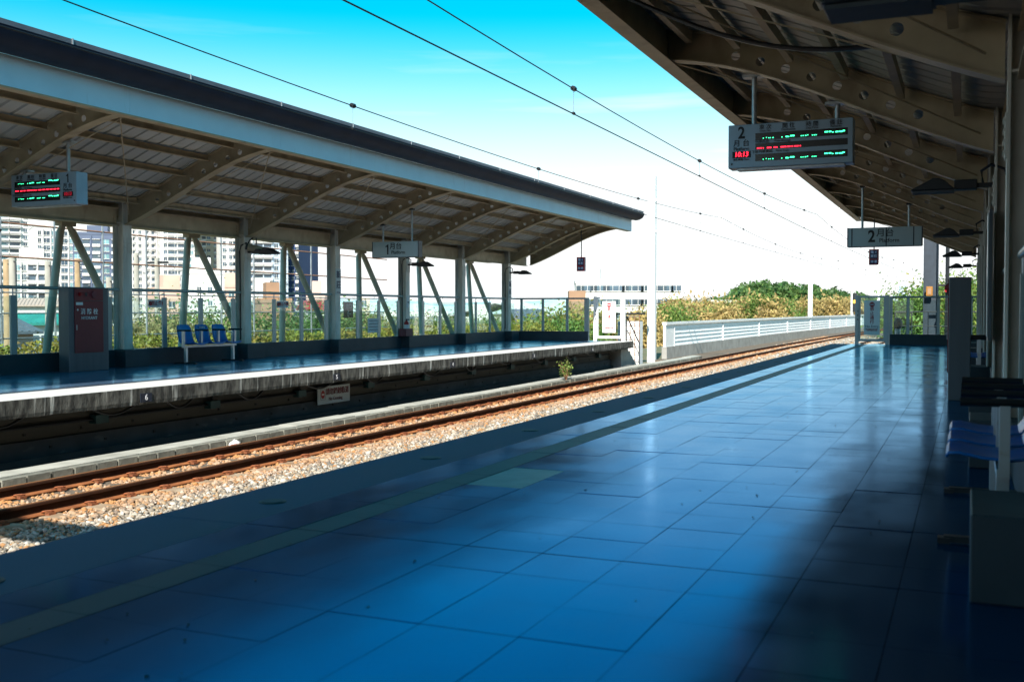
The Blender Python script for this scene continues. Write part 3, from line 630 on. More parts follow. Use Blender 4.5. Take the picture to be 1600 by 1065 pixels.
def board(xc, y, num, right, label, clock):
    w, h, z0 = 1.47, .53, 2.93; x0 = xc-w/2
    t = thing('departure_board', label, 'departure board', (xc, y, z0))
    MB().box(x0, x0+w, y, y+.24, z0, z0+h).build('housing', T['board_housing'], t, bevel=.008)
    MB().box(x0+.1, x0+w-.1, y+.03, y+.2, z0-.022, z0+.001).build('base_tray', T['galvanised'], t)
    for fx in (.2, .87) if not right else (.13, .8):
        px = x0+w*fx; zt = zbot(-15.9-px if px > -8 else px)
        MB().tube([(px, y+.12, z0+h-.01), (px, y+.12, zt-.03)], .03, 10).build('hanger', T['galvanised'], t, smooth=True)
        MB().box(px-.14, px+.14, y+.05, y+.19, zt-.05, zt-.019).build('clamp', T['galvanised'], t)
    sx0 = .055 if right else .225; sw = .7 if right else .735; f = y-.004
    def U(u): return x0+w*u
    for i, (v0, v1) in enumerate(((.22,.38),(.455,.60),(.70,.86))):
        sc = MB().box(U(sx0), U(sx0+sw), y-.003, y+.01, z0+h*(1-v1), z0+h*(1-v0)).build('screen', T['board_screen'], t)
        d = MB(); zz = z0+h*(1-v1)+(.014 if i != 1 else .01)+(.03 if right else 0)
        if i == 1:
            for u, du in (RED if not right else RED+[(.53,.08),(.62,.07),(.7,.07),(.78,.07),(.86,.07),(.94,.05)]):
                if u+du < 1: d.box(U(sx0+sw*u), U(sx0+sw*(u+du*.82)), y-.007, y-.0035, zz, zz+.015)
        else:
            for u, du in LED:
                hz = .010 if du < .025 else .014; dz = .02*(u > .7) + (.006 if int(u*97) % 2 else 0); d.box(U(sx0+sw*u), U(sx0+sw*(u+du*.8)), y-.007, y-.0035, zz+dz, zz+dz+hz)
        d.build('led_text', T['led_red'] if i == 1 else T['led_green'], sc, kind='stuff')
    for i, (a, b) in enumerate((('車次','Train No.'),('開往','Destination'),('時間','Dep.Time'),('備註','Remarks'))):
        u = sx0+sw*(.11+.255*i); text(a[0]+' '+a[1], .066, T['print_black'], t, (U(u), f, z0+h*.905), bold=.008); text(b, .036, T['print_grey'], t, (U(u), f, z0+h*.825), bold=.01)
    for v, a, b in ((.42,'列車訊息','Train Message'),(.65,'下班列車資訊','Next Train')):
        text(a, .042, T['print_grey'], t, (U(sx0+sw*.075), f, z0+h*(1-v)), bold=.008); text(b, .034, T['print_grey'], t, (U(sx0+sw*.3), f, z0+h*(1-v)), bold=.008)
    uc = .87 if right else .11
    numeral(num, .145, t, U(uc), f, z0+h*.80); text('月 台', .088, T['print_black'], t, (U(uc), f, z0+h*.565), bold=.008); text('Platform', .056, T['print_black'], t, (U(uc), f, z0+h*.44), bold=.012)
    cs = MB().box(U(uc-.075), U(uc+.078), y-.003, y+.01, z0+h*.235, z0+h*.385).build('clock_display', T['print_black'], t)
    text(clock, .082, T['led_red'] if not right else T['led_dim_red'], cs, (U(uc), y-.006, z0+h*.31), sx=.95, shear=.12, bold=.012, name='digits')
    text('現在時間 Clock', .03, T['print_grey'], t, (U(uc), f, z0+h*.195), bold=.01)
    MB().cbox((U(.03 if not right else .97), y-.004, z0+h*.1), (.018,.01,.018)).build('sensor', T['print_black'], t)
board(-2.0, 13.0, '2', False, 'near departure board with platform number 2 and red clock', '10:13')
board(-14.16, 13.0, '1', True, 'far departure board with platform number 1 at its track end', '10:13')
def platform_sign(xc, y, num, w, label):
    z0, h = 2.62, .42; x0 = xc-w/2
    t = thing('platform_sign', label, 'sign', (xc, y, z0))
    MB().box(x0+.02, x0+w-.02, y, y+.2, z0, z0+h).build('light_box', T['sign_face'], t)
    MB().box(x0, x0+.0195, y-.006, y+.206, z0-.006, z0+h+.006).build('end_cap', T['sign_dark'], t); MB().box(x0+w-.0195, x0+w, y-.006, y+.206, z0-.006, z0+h+.006).build('end_cap', T['sign_dark'], t)
    MB().box(x0+.02, x0+w-.02, y+.01, y+.19, z0-.015, z0-.001).build('bottom_trim', T['sign_dark'], t)
    for fx in (.2, .82):
        px = x0+w*fx; zt = zbot(-15.9-px if px > -8 else px)
        MB().tube([(px, y+.1, z0+h-.01), (px, y+.1, zt-.02)], .026, 8).build('hanger', T['galvanised'], t, smooth=True); MB().box(px-.06, px+.06, y+.04, y+.16, zt-.06, zt-.019).build('clamp', T['dark_metal'], t)
    numeral(num, .27, t, x0+w*.33, y-.003, z0+h*.5); text('月台', .19, T['print_black'], t, (x0+w*.51, y-.003, z0+h*.68), bold=.008); text('Platform', .125, T['print_black'], t, (x0+w*.565, y-.003, z0+h*.29), bold=.012)
    if num == '2':
        for fx in (.065, .525, .885): MB().box(x0+w*fx-.012, x0+w*fx+.012, y-.004, y, z0+.004, z0+h-.004).build('tube_shadow', T['sign_dark'], t)  # dark strips painted for the shadow lines of the inner tubes
platform_sign(-14.32, 25.0, '1', 1.45, 'lit grey box sign reading platform 1 below the far canopy')
platform_sign(-1.74, 25.0, '2', 1.6, 'grey box sign reading platform 2 below the near canopy')
def stop_sign(xc, y, z0, label):
    t = thing('train_stop_sign', label, 'sign', (xc, y, z0)); w, h = .30, .52
    MB().box(xc-w/2, xc+w/2, y, y+.14, z0, z0+h).build('housing', T['stop_navy'], t)
    f = MB(); a, b = xc-w/2, xc+w/2; f.box(a-.004, a+.028, y-.012, y-.001, z0-.004, z0+h+.004); f.box(b-.028, b+.004, y-.012, y-.001, z0-.004, z0+h+.004)
    for v in (0, .33, .945): f.box(a+.0285, b-.0285, y-.011, y-.001, z0+h*v-.003, z0+h*v+.028)
    f.build('red_frame', T['stop_red'], t)
    for ch, u, v in (('電',-.055,.80),('4',.06,.80),('車',-.055,.55),('輛',.06,.55),('停',-.055,.2),('車',.06,.2)): text(ch, .1, T['stop_dots'], t, (xc+u, y-.003, z0+h*v), bold=.012)
    zt = zbot(-15.9-xc if xc > -8 else xc); MB().tube([(xc, y+.07, z0+h), (xc, y+.07, zt-.02)], .02, 8).build('hanger', T['dark_metal'], t, smooth=True)
stop_sign(-13.27, 37.0, 2.62, 'small red framed train stop sign hanging from the far canopy end')
stop_sign(-2.9, 37.0, 2.68, 'small red framed train stop sign hanging behind the platform 2 sign')
# ------------------------------------------------------------------ lamps on the columns
def lamp(x, y, d, label, cam_=False):   # d = +1 reaches towards +x
    t = thing('platform_lamp', label, 'lamp', (x, y, 2.55), local=True, group='black lamps on the platform columns')
    pr = [(.38,0),(.44,.05),(.49,.10),(.56,.135),(.62,.135),(.70,.09),(.84,.02),(.86,0)]
    MB().prism([(d*u, v) for u, v in pr], 'y', -.15, .15).build('shade', T['dark_metal'], t, bevel=.01)
    MB().box(d*.4, d*.84, -.13, .13, -.022, -.002).build('lens', T['print_grey'], t)
    MB().box(d*.16, d*.4, -.09, .09, .0, .11).build('gear_box', T['dark_metal'], t, bevel=.01); MB().box(d*.0, d*.16, -.035, .035, .02, .07).build('arm', T['dark_metal'], t)
    MB().tube([(d*.1, -.02, .06), (d*.12, -.05, .2), (d*.02, -.1, .26), (d*-.12, -.12, .2), (d*-.16, -.13, .05), (d*-.15, -.13, -.5), (d*-.15, -.13, -2.1)], .018, 6).build('cable', T['black_rubber'], t, smooth=True)
for y, l in ((13,'black lamp on the far column behind the hydrant cabinet'),(21,'black lamp on the far column under the security camera'),(29,'black lamp on the far column beside the platform 1 sign'),(37,'black lamp on the last far column near the gate')): lamp(-16.14, y, 1, l)
for y, l in ((5,'black lamp at the top right, nearest under the dark canopy'),(13,'black lamp on the near column beside the departure board'),(21,'black lamp on the near column right of the platform 2 sign'),(29,'second smallest black lamp seen against the sky, upper one'),(37,'smallest black lamp seen against the sky, lowest one')): lamp(.24, y, -1, l)
t = thing('security_camera', 'cream cylinder security camera hanging by a far column', 'camera', (-15.95, 21.0, 2.7))
MB().tube([(-16.05,20.85,2.71),(-15.72,21.15,2.62)], .085, 12).build('body', T['cream_paint'], t, smooth=True); MB().tube([(-16.05,20.85,2.71),(-16.08,20.82,2.72)], .075, 12).build('lens', T['dark_metal'], t)
MB().tube([(-15.9,21.0,2.75),(-15.9,21.0,2.93)], .015, 6).tube([(-15.95,20.95,2.93),(-16.03,20.9,2.86),(-16.05,20.87,2.76)], .02, 6).build('bracket', T['dark_metal'], t)
# ------------------------------------------------------------------ benches
def bench(label, loc, rz):
    t = thing('platform_bench', label, 'bench', loc, rz=rz, local=True, group='blue seat benches')
    MB().box(-.03, .03, -.9, .9, .36, .405).build('seat_beam', T['bench_steel'], t)
    for y in (-.8, .8):
        lg = MB().box(-.03, .03, y-.03, y+.03, .03, .36).build('leg', T['bench_steel'], t); MB().box(-.27, .27, y-.025, y+.025, .008, .04).box(-.3,-.24,y-.035,y+.035,0,.03).box(.24,.3,y-.035,y+.035,0,.03).build('foot_bar', T['dark_metal'], lg)
    for i in range(4):
        y = -.87+.58*i; a = MB().box(-.03, .02, y-.028, y+.028, .405, .72).build('arm_post', T['bench_steel'], t)
        MB().tube([(-.16,y,.735),(.2,y,.735)], .022, 8).build('armrest', T['black_rubber'], t, smooth=True)
    prof = [(.27,.425),(.255,.452),(.2,.455),(.1,.435),(-.04,.425),(-.13,.44),(-.18,.50),(-.215,.6),(-.24,.72),(-.262,.8),(-.285,.855),(-.30,.86)]
    for i in range(3):
        yc = -.58+.58*i; b = MB(); n = 9; vs = []; fs = []
        for j, (x, z) in enumerate(prof):
            fr = j/(len(prof)-1); hw = .232
            if j > 8: hw = .232-.018*(j-8)**1.7
            if j == 0: hw = .2
            for k in range(n):
                u = -1+2*k/(n-1); vs.append((x+(.02*u*u if j > 5 else 0), yc+u*hw, z+(.022*u*u if j < 6 else 0)-(.03*u*u if j == len(prof)-1 else 0)))
        for j in range(len(prof)-1):
            for k in range(n-1): fs.append((j*n+k, j*n+k+1, (j+1)*n+k+1, (j+1)*n+k))
        b.add(vs, fs); o = b.build('seat', T['seat_blue'], t, smooth=True)
        md = o.modifiers.new('thick', 'SOLIDIFY'); md.thickness = .014
        if 'far platform' in label and i == 1:
            for j, s_ in enumerate(('敬老愛幼','請勿躺臥')): 
                q = text(s_, .05, T['print_white'], o, (-.238+.02*(j == 1), yc+.02, .785-.065*j), face='+x', bold=.01)
    return t
bench('blue three seat bench on the far platform, left of a column', (-15.72, 19.05, 0), 0)
bench('blue three seat bench nearest, in deep shade at the right edge', (.17, 6.62, 0), math.pi)
bench('blue three seat bench further back among the near columns', (.17, 19.05, 0), math.pi)
# ------------------------------------------------------------------ hydrant cabinets
def hydrant(mir, label):
    MIR[0] = mir
    t = thing('hydrant_cabinet', label, 'hydrant cabinet', (mx(-15.8), 15.45, 0))
    MB().box(-15.94, -15.67, 14.95, 15.95, 0, 1.62).build('cabinet', T['stainless'], t, bevel=.01)
    d = MB().box(-15.675, -15.655, 15.08, 15.80, .36, 1.36).build('door', T['hydrant_red'], t, bevel=.004)
    MB().box(-15.675, -15.657, 15.08, 15.80, 1.37, 1.60).build('alarm_panel', T['hydrant_red'], t)
    MB().tube([(-15.67,15.21,1.49),(-15.61,15.21,1.49)], [.045,.03], 12).build('alarm_lamp', T['lamp_red'], t); MB().tube([(-15.67,15.36,1.49),(-15.645,15.36,1.49)], .035, 12).build('alarm_button', T['print_black'], t); MB().tube([(-15.67,15.55,1.49),(-15.63,15.55,1.49)], [.075,.06], 14).build('alarm_bell', T['crate_red'], t)
    MB().box(-15.656, -15.645, 15.11, 15.13, .8, .9).build('handle', T['galvanised'], d); MB().box(-15.6555, -15.652, 15.11, 15.28, 1.28, 1.335).build('label_plate', T['print_white'], d)
    MIR[0] = False
    if not mir:
        text('消 防 栓', .125, T['print_white'], d, (-15.652, 15.44, 1.15), '+x', bold=.01); text('HYDRANT', .085, T['print_white'], d, (-15.652, 15.44, 1.03), '+x', bold=.012)
        MB().tube([(-15.657,15.15,1.19),(-15.65,15.15,1.19)], .02, 10).build('lock', T['print_white'], d)
hydrant(False, 'steel fire hydrant cabinet with dark red door on the far platform')
hydrant(True, 'tall dark fire hydrant cabinet seen side on near the right')
# ------------------------------------------------------------------ small signs and fittings
for y, l in ((25,'white station name plate reading 新莊 left of the platform 1 sign'),(37,'white station name plate reading 新莊 on the last far column')):
    t = thing('name_plate', l, 'sign', (-16.11, y, 1.75)); MB().box(-16.157, -16.138, y-.125, y+.125, 1.62, 2.33).build('plate', T['sign_face'], t)
    for i, ch in enumerate('新莊'): text(ch, .22, T['print_navy'], t, (-16.135, y, 2.15-.28*i), '+x', bold=.014)
    text('Xinzhuang', .045, T['print_navy'], t, (-16.135, y, 1.67), '+x', bold=.01)
t = thing('extinguisher', 'red fire extinguisher standing in a box by the far column', 'fire extinguisher', (-16.06, 28.72, .36))
MB().tube([(-16.06,28.72,.55),(-16.06,28.72,.78),(-16.06,28.72,.83),(-16.06,28.72,.87)], [.075,.075,.03,.02], 12).build('cylinder', T['extinguisher_red'], t, smooth=True); MB().cbox((-16.02,28.72,.88),(.12,.03,.04)).build('handle', T['black_rubber'], t); MB().tube([(-16.06,28.72,.58),(-16.06,28.72,.72)], .0765, 12).build('tag', T['print_white'], t)
t = thing('extinguisher_box', 'dark red box holding the fire extinguisher by the far column', 'box', (-16.06, 28.72, .36)); MB().box(-16.19,-15.94,28.5,28.92,.363,.385).build('floor_plate', T['crate_red'], t); MB().box(-15.955,-15.94,28.5,28.92,.386,.6).box(-16.19,-16.175,28.5,28.92,.386,.6).box(-16.1745,-15.9555,28.5,28.515,.386,.6).box(-16.1745,-15.9555,28.905,28.92,.386,.6).build('side_panel', T['crate_red'], t)
t = thing('notice', 'small white notice stuck on the column above the extinguisher', 'notice', (-16.12, 29, 1.2)); MB().box(-16.157,-16.146,28.9,29.1,1.25,1.62).build('sheet', T['print_white'], t); MB().box(-16.1455,-16.144,28.95,29.05,1.4,1.44).build('print', T['print_navy'], t)
for y, l in ((17.95,'white no crossing sticker on the glass left of the far bench'),(22.55,'faded no crossing sticker on the glass right of the far bench')):
    t = thing('glass_sticker', l, 'sticker', (-16.24, y, 1.33)); MB().box(-16.262,-16.256,y-.25,y+.25,1.24,1.41).build('sheet', T['print_white'], t); text('禁止攀爬', .105, T['print_red'], t, (-16.253, y+.05, 1.325), '+x', bold=.012); MB().tube([(-16.256,y-.19,1.325),(-16.252,y-.19,1.325)], .05, 12).build('symbol', T['print_red'], t)
t = thing('direction_sign', 'small black direction sign with an arrow behind the glass', 'sign', (-16.6, 26.4, 1.0)); MB().box(-16.62,-16.6,26.0,26.5,.95,1.42).build('board', T['print_black'], t); text('←', .3, T['print_white'], t, (-16.597, 26.26, 1.06), '+x', bold=.02); text('出口', .16, T['print_white'], t, (-16.597, 26.26, 1.28), '+x')
t = thing('notice', 'pale notice sheet on the glass beside the second strut', 'notice', (-16.25, 27.3, .6)); MB().box(-16.262,-16.257,26.75,27.5,.5,.93).build('sheet', T['print_white'], t)
d = MB()
for i in range(4): d.box(-16.2568,-16.2555,26.82,27.42,.58+i*.09,.6+i*.09)
d.build('print', T['print_grey'], t)
t = thing('no_crossing_sign', 'white no crossing sign fixed below the far platform lip', 'sign', (-12.06, 18.5, -.7)); MB().box(-12.08,-12.06,17.9,19.1,-.74,-.38).build('board', T['sign_face'], t)
text('請勿跨越軌道', .145, T['crate_red'], t, (-12.056, 18.62, -.50), '+x', bold=.02); text('No Crossing', .1, T['crate_red'], t, (-12.056, 18.55, -.645), '+x', bold=.004)
d = MB(); d.prism([(18.08+.065*math.cos(a*math.pi/10), -.54+.085*math.sin(a*math.pi/10)) for a in range(20)], 'x', -12.0595, -12.056); e = d.build('no_entry_disc', T['print_red'], t); MB().box(-12.0555,-12.053,18.035,18.125,-.555,-.525).build('bar', T['print_white'], e)
d = MB()
for a in ((18.0,18.006,-.65,-.43),(18.16,18.166,-.65,-.43),(18.0061,18.1599,-.65,-.645),(18.0061,18.1599,-.435,-.43)): d.box(-12.0595,-12.057,a[0],a[1],a[2],a[3])
d.build('disc_border', T['print_black'], t)
for n_, y, l in ((6,12.5,'black number plate leftmost on the stained platform lip'),(5,17.8,'black number plate just above the no crossing sign'),(4,22.95,'black number plate on the lip, first right of the no crossing sign'),(3,28.2,'black number plate on the lip above and left of the weed bush'),(2,33.4,'black number plate on the lip nearest the far gate')):
    t = thing('number_plate', l, 'number plate', (-11.545, y, -.15)); MB().box(-11.549,-11.538,y-.12,y+.12,-.22,-.085).build('plate', T['sign_dark'], t); text(str(n_), .12, T['print_white'], t, (-11.535, y, -.152), '+x', bold=.02)
# black cable slung under the near canopy and a speaker at its edge
MB().tube([(-3.2+3.6*t/14, 10.3-.9*t/14, 4.35-.75*t/14-.42*math.sin(math.pi*t/14)) for t in range(15)], .025, 6).build('power_cable', T['black_rubber'], smooth=True)
tag(bpy.data.objects['power_cable'], 'thick black cable sagging below the near canopy girders', 'cable')
t = thing('loudspeaker', 'grey box loudspeaker with coiled cable at the near canopy edge', 'loudspeaker', (-3.35, 9.1, 4.1)); MB().box(-3.45,-3.2,9.0,9.25,4.12,4.34).build('body', T['print_grey'], t, bevel=.01); MB().tube([(-3.5+.12*math.cos(a*.7), 9.1, 4.25+.1*math.sin(a*.7)) for a in range(18)], .016, 6).build('cable_coil', T['black_rubber'], t, smooth=True); MB().tube([(-3.32,9.12,4.34),(-3.32,9.12,4.5)], .02, 6).build('bracket', T['dark_metal'], t)
t = thing('info_panel', 'long glossy light panel fixed to a near column on the right', 'panel', (.2, 12.8, .88)); MB().box(.2,.236,12.5,13.1,.86,2.28).build('frame', T['stainless'], t); MB().box(.19,.1995,12.53,13.07,.9,2.24).build('glass', T['sign_face'], t)
# ------------------------------------------------------------------ overhead line
def mast(y, label, group='catenary masts'):
    x = -13.1+bend(y); t = thing('catenary_mast', label, 'catenary mast', (x, y, -1.37))
    MB().box(x-.17, x+.17, y-.17, y+.17, -1.4, 7.2).build('post', T['mast_white'], t, bevel=.02)
    b = MB(); xe = (-4.6 if y == 0 else -9.1)+bend(y)
    if y == 0: b.box(x+.171, xe, y-.2, y+.2, 5.36, 5.74)
    else: b.tube([(x+.17, y, 6.1), (xe, y, 5.4)], .04, 8).tube([(x+.17, y, 4.7), (xe, y, 5.36)], .035, 8)
    b.build('boom', T['mast_white'], t, bevel=.02 if y == 0 else 0)
    for xc in ((-9.95, -5.9) if y == 0 else (-9.95+bend(y),)):
        MB().tube([(xc+.5, y, 5.36), (xc+.5, y, 4.5)], .02, 6).tube([(xc+.5, y, 4.5), (xc-.2, y, 4.35)], .016, 6).build('drop_arm', T['mast_white'], t)
        MB().tube([(xc, y, 5.355), (xc, y, 5.22)], .05, 8).build('insulator', T['mast_white'], t)
mast(0, 'white catenary mast whose boom shades the track at the lower left')
mast(46, 'tall white catenary mast just past the far platform end')
mast(92, 'white catenary mast standing before the brown trees')
mast(138, 'farthest white catenary mast by the end of the white barrier')
def wire(xc, label, name, zf, mess):
    ys = list(np.arange(-46, 186, 2.0)); pts = [(xc+bend(y), y, zf(y)) for y in ys]
    o = MB().tube(pts, .010 if not mess else .009, 6).build(name, T['black_rubber'], smooth=True); tag(o, label, 'overhead wire'); return o
def zm(y): u = ((y % 46)-23)/23; return 4.72+.48*u*u
def zc(y): return 4.36
for xc, l in ((-5.9,'nearer'),(-9.95,'farther')):
    wire(xc, f'{l} upper overhead wire with dark clamps, sagging between masts', 'messenger_wire', zm, True)
    wire(xc, f'{l} lower overhead wire running straight below its messenger wire', 'contact_wire', zc, False)
    y = 7.4-.2*(xc < -8); k = 0
    while y < 130:
        if abs((y % 46)-0) > 1.5:
            d = thing('dropper', f'thin dropper wire and clamp between the {l} overhead wires', 'dropper', (xc+bend(y), y, 4.36), group=f'droppers of the {l} overhead line')
            x = xc+bend(y); MB().tube([(x,y,4.37),(x,y,zm(y))], .004, 4).build('strand', T['galvanised'], d); MB().tube([(x,y-.05,zm(y)+.005),(x,y+.05,zm(y)+.005)], .042, 7).build('clamp', T['black_rubber'], d); MB().tube([(x,y-.03,4.37),(x,y+.03,4.37)], .025, 6).build('lower_clamp', T['dark_metal'], d)
        y += 8.7
# steel mast beyond the near platform end, with its yellow box, and the thin pole beside it
t = thing('steel_mast', 'broad dark steel mast behind the near glass end wall', 'mast', (-1.39, 46, -1.2)); MB().box(-1.67,-1.64,45.75,46.25,-1.2,9).box(-1.14,-1.11,45.75,46.25,-1.2,9).box(-1.6395,-1.1405,45.98,46.02,-1.2,9).build('post', T['steel_navy'], t); MB().tube([(-1.67,46,5.9),(-5.9,46,5.3)], .035, 8).tube([(-5.4,46,5.36),(-5.4,46,4.45)], .02, 6).build('arm', T['mast_white'], t)
t = thing('warning_box', 'orange yellow box fixed to the broad dark steel mast', 'box', (-1.42, 45.7, 1.7)); MB().box(-1.56,-1.31,45.6,45.74,1.73,2.12).build('case', T['yellow_box'], t, bevel=.02); MB().box(-1.5,-1.37,45.585,45.598,1.8,2.05).build('label_plate', T['wall_brown'], t)
t = thing('thin_pole', 'thin dark pole with a crossbar right of the broad mast', 'pole', (-.75, 44.5, -1.2)); MB().tube([(-.75,44.5,-1.2),(-.75,44.5,8)], .075, 8).build('post', T['dark_metal'], t); MB().box(-1.1,-.83,44.46,44.54,2.1,2.18).build('crossbar', T['dark_metal'], t); MB().tube([(-.75,44.42,1.95),(-.75,44.28,1.95)], .1, 10).build('red_lamp', T['lamp_red'], t)
t = thing('guard_railing', 'black pipe guard railing seen through the near end glass', 'railing', (-1, 43.5, -1.2))
MB().tube([(-2.6,43.5,1.1),(2.2,43.5,1.1)], .025, 6).build('rail', T['dark_metal'], t); MB().tube([(-2.6,43.5,.55),(2.2,43.5,.55)], .02, 6).build('rail', T['dark_metal'], t)
for i in range(9): MB().tube([(-2.6+.6*i,43.5,-1.2),(-2.6+.6*i,43.5,1.09)], .02, 6).build('post', T['dark_metal'], t)
t = thing('trackside_post', 'stubby grey post with round head behind the near glass', 'post', (-2.35, 41, -1.2)); MB().tube([(-2.35,41,-1.2),(-2.35,41,.62)], .1, 8).build('post', T['galvanised'], t); MB().tube([(-2.35,41,.5),(-2.35,41,.68),(-2.35,41,.84),(-2.35,41,.9)], [.15,.17,.12,.03], 10).build('head', T['dark_metal'], t, smooth=True)
MB().box(-2.9, 3, 39.0, 60, -1.19, -1.1).build('path', T['slab_concrete'], kind='structure')
# white barrier along the left of the line: concrete foot and slatted white panels
t = thing('trackside_barrier', 'long white slatted barrier on a concrete foot along the line', 'barrier', (-12.85, 90, -1.2))
y = 47.2; i = 0
while y < 133:
    L_ = 2.6 if i else 1.6; b0, b1 = bend(y), bend(y+L_); x = -12.85
    def seg(xa, xb, za, zb, g=.012):
        return MB().add([(xa+b0,y+g,za),(xb+b0,y+g,za),(xb+b1,y+L_-g,za),(xa+b1,y+L_-g,za),(xa+b0,y+g,zb),(xb+b0,y+g,zb),(xb+b1,y+L_-g,zb),(xa+b1,y+L_-g,zb)], [(3,2,1,0),(4,5,6,7),(0,1,5,4),(1,2,6,5),(2,3,7,6),(3,0,4,7)])
    def louvre(z, g=.012):
        P_ = [(x-.02, z+.196), (x, z+.2), (x+.045, z+.01), (x+.03, z)]
        vs = [(px+b0, y+g, pz) for px, pz in P_]+[(px+b1, y+L_-g, pz) for px, pz in P_]
        return MB().add(vs, [(0,1,2,3),(7,6,5,4),(0,4,5,1),(1,5,6,2),(2,6,7,3),(3,7,4,0)])
    seg(x-.12, x+.12, -1.3, -.54, .004).build('foot', T['concrete'], t)
    if i == 0: seg(x-.05, x+.06, -.54, .6).build('panel', T['white_paint'], t)
    else:
        for k in range(5): louvre(-.535+.2*k).build('slat', T['white_paint'], t)
        if i % 4 == 1: MB().box(x-.02+b0, x+.075+b0, y-.06, y+.06, -.54, .47).build('upright', T['white_paint'], t)
    seg(x-.1, x+.115, .478, .6, .0).build('coping', T['white_paint'], t)
    y += L_; i += 1
# cage ladder and stair rail past the far platform end
t = thing('mesh_cage', 'thin wire mesh cage past the far platform end', 'cage', (-12.9, 42.4, -1.2)); c = MB()
for i in range(6): 
    x = -13.45+.2*i; MB().tube([(x,41.9,-1.2),(x,41.9,1.0-.0*i)], .016, 5).build('bar', T['stem_pink'], t)
for k in range(7): MB().tube([(-13.46,41.9,-.9+.3*k),(-12.44,41.9,-.9+.3*k)], .012, 5).build('hoop', T['galvanised'], t)
MB().box(-13.5,-12.4,41.85,42.6,.98,1.05).build('lid', T['dark_metal'], t)
MB().box(-13.42,-12.48,42.0,42.5,-1.2,.7).build('cabinet', T['white_paint'], t)
t = thing('stair_rail', 'dark sloping handrail down from the far platform end', 'handrail', (-11.9, 38.6, -.2)); MB().tube([(-11.85,38.2,.95),(-11.85,39.9,-.15)], .025, 6).build('rail', T['dark_metal'], t); MB().tube([(-11.85,38.2,-.2),(-11.85,38.2,.95)], .02, 6).build('post', T['dark_metal'], t); MB().tube([(-11.85,39.85,-1.1),(-11.85,39.85,-.1)], .02, 6).build('post', T['dark_metal'], t); MB().tube([(-11.85,38.2,.45),(-11.85,39.9,-.6)], .016, 6).build('rail', T['dark_metal'], t)
# colour light signal past the barrier's end
x, y = PX(1331, 118); t = thing('track_signal', 'white signal mast with a yellow light past the barrier', 'signal', (x, y, -1.2)); MB().tube([(x,y,-1.2),(x,y,5.4)], .16, 8).build('post', T['mast_white'], t); MB().box(x+.1,x+.55,y-.35,y-.1,.9,3.0).build('head', T['dark_metal'], t); MB().tube([(x+.32,y-.36,2.05),(x+.32,y-.42,2.05)], .2, 10).build('lamp', T['signal_yellow'], t); MB().box(x-1.3,x+.9,y-.1,y+.1,-.1,.1).box(x-1.3,x-1.15,y-.1,y+.1,-1.2,-.101).build('ladder', T['dark_metal'], t)
# security fence of thin posts and wires with concrete poles behind the far platform
t = thing('wire_fence', 'thin post and wire fence behind the far platform on the left', 'fence', (-21, 20, -1.4))
for i in range(16): MB().tube([(-21,10+1.6*i,-2),(-21,10+1.6*i,3.6)], .028, 5).build('post', T['galvanised'], t)
for z in (-.1,.5,1.1,1.6): MB().tube([(-21,9.5,z),(-21,36,z)], .018, 5).build('wire', T['galvanised'], t)
for z in (2.5,3.3): MB().tube([(-21,9.5,z),(-21,36,z-.15)], .022, 5).build('wire', T['stem_pink'], t)
for u, d, zt, m_, l in ((12,38,3.0,'pole_tan','tan wooden pole at the far left behind the glass'),(21,37,3.05,'pole_concrete','grey concrete pole beside the tan pole at far left'),(76,44,3.2,'pole_concrete','concrete pole with a hooked bracket left of the hydrant cabinet'),(122,50,3.6,'pole_tan','tan pole right above the hydrant cabinet'),(171,46,2.6,'pole_concrete','concrete pole partly hidden behind the leaning strut'),(246,60,4.1,'pole_concrete','concrete pole with a crossarm left of the blue bench'),(214,56,4.2,'pole_concrete','concrete pole just right of the first wide column')):
    x, y = PX(u, d); t = thing('utility_pole', l, 'utility pole', (x, y, -3)); MB().tube([(x,y,-6),(x,y,zt)], [.17,.13], 9).build('post', T[m_], t, smooth=True)
    for dz in (0, -1.85): MB().tube([(x,y,zt-.15+dz),(x+.25,y-.1,zt-.2+dz),(x+.32,y-.15,zt-.9+dz)], .03, 5).build('bracket', T['dark_metal'], t)
    if 'crossarm' in l: MB().box(x-.8,x+.8,y-.06,y+.06,zt-.3,zt-.18).build('crossarm', T['dark_metal'], t)
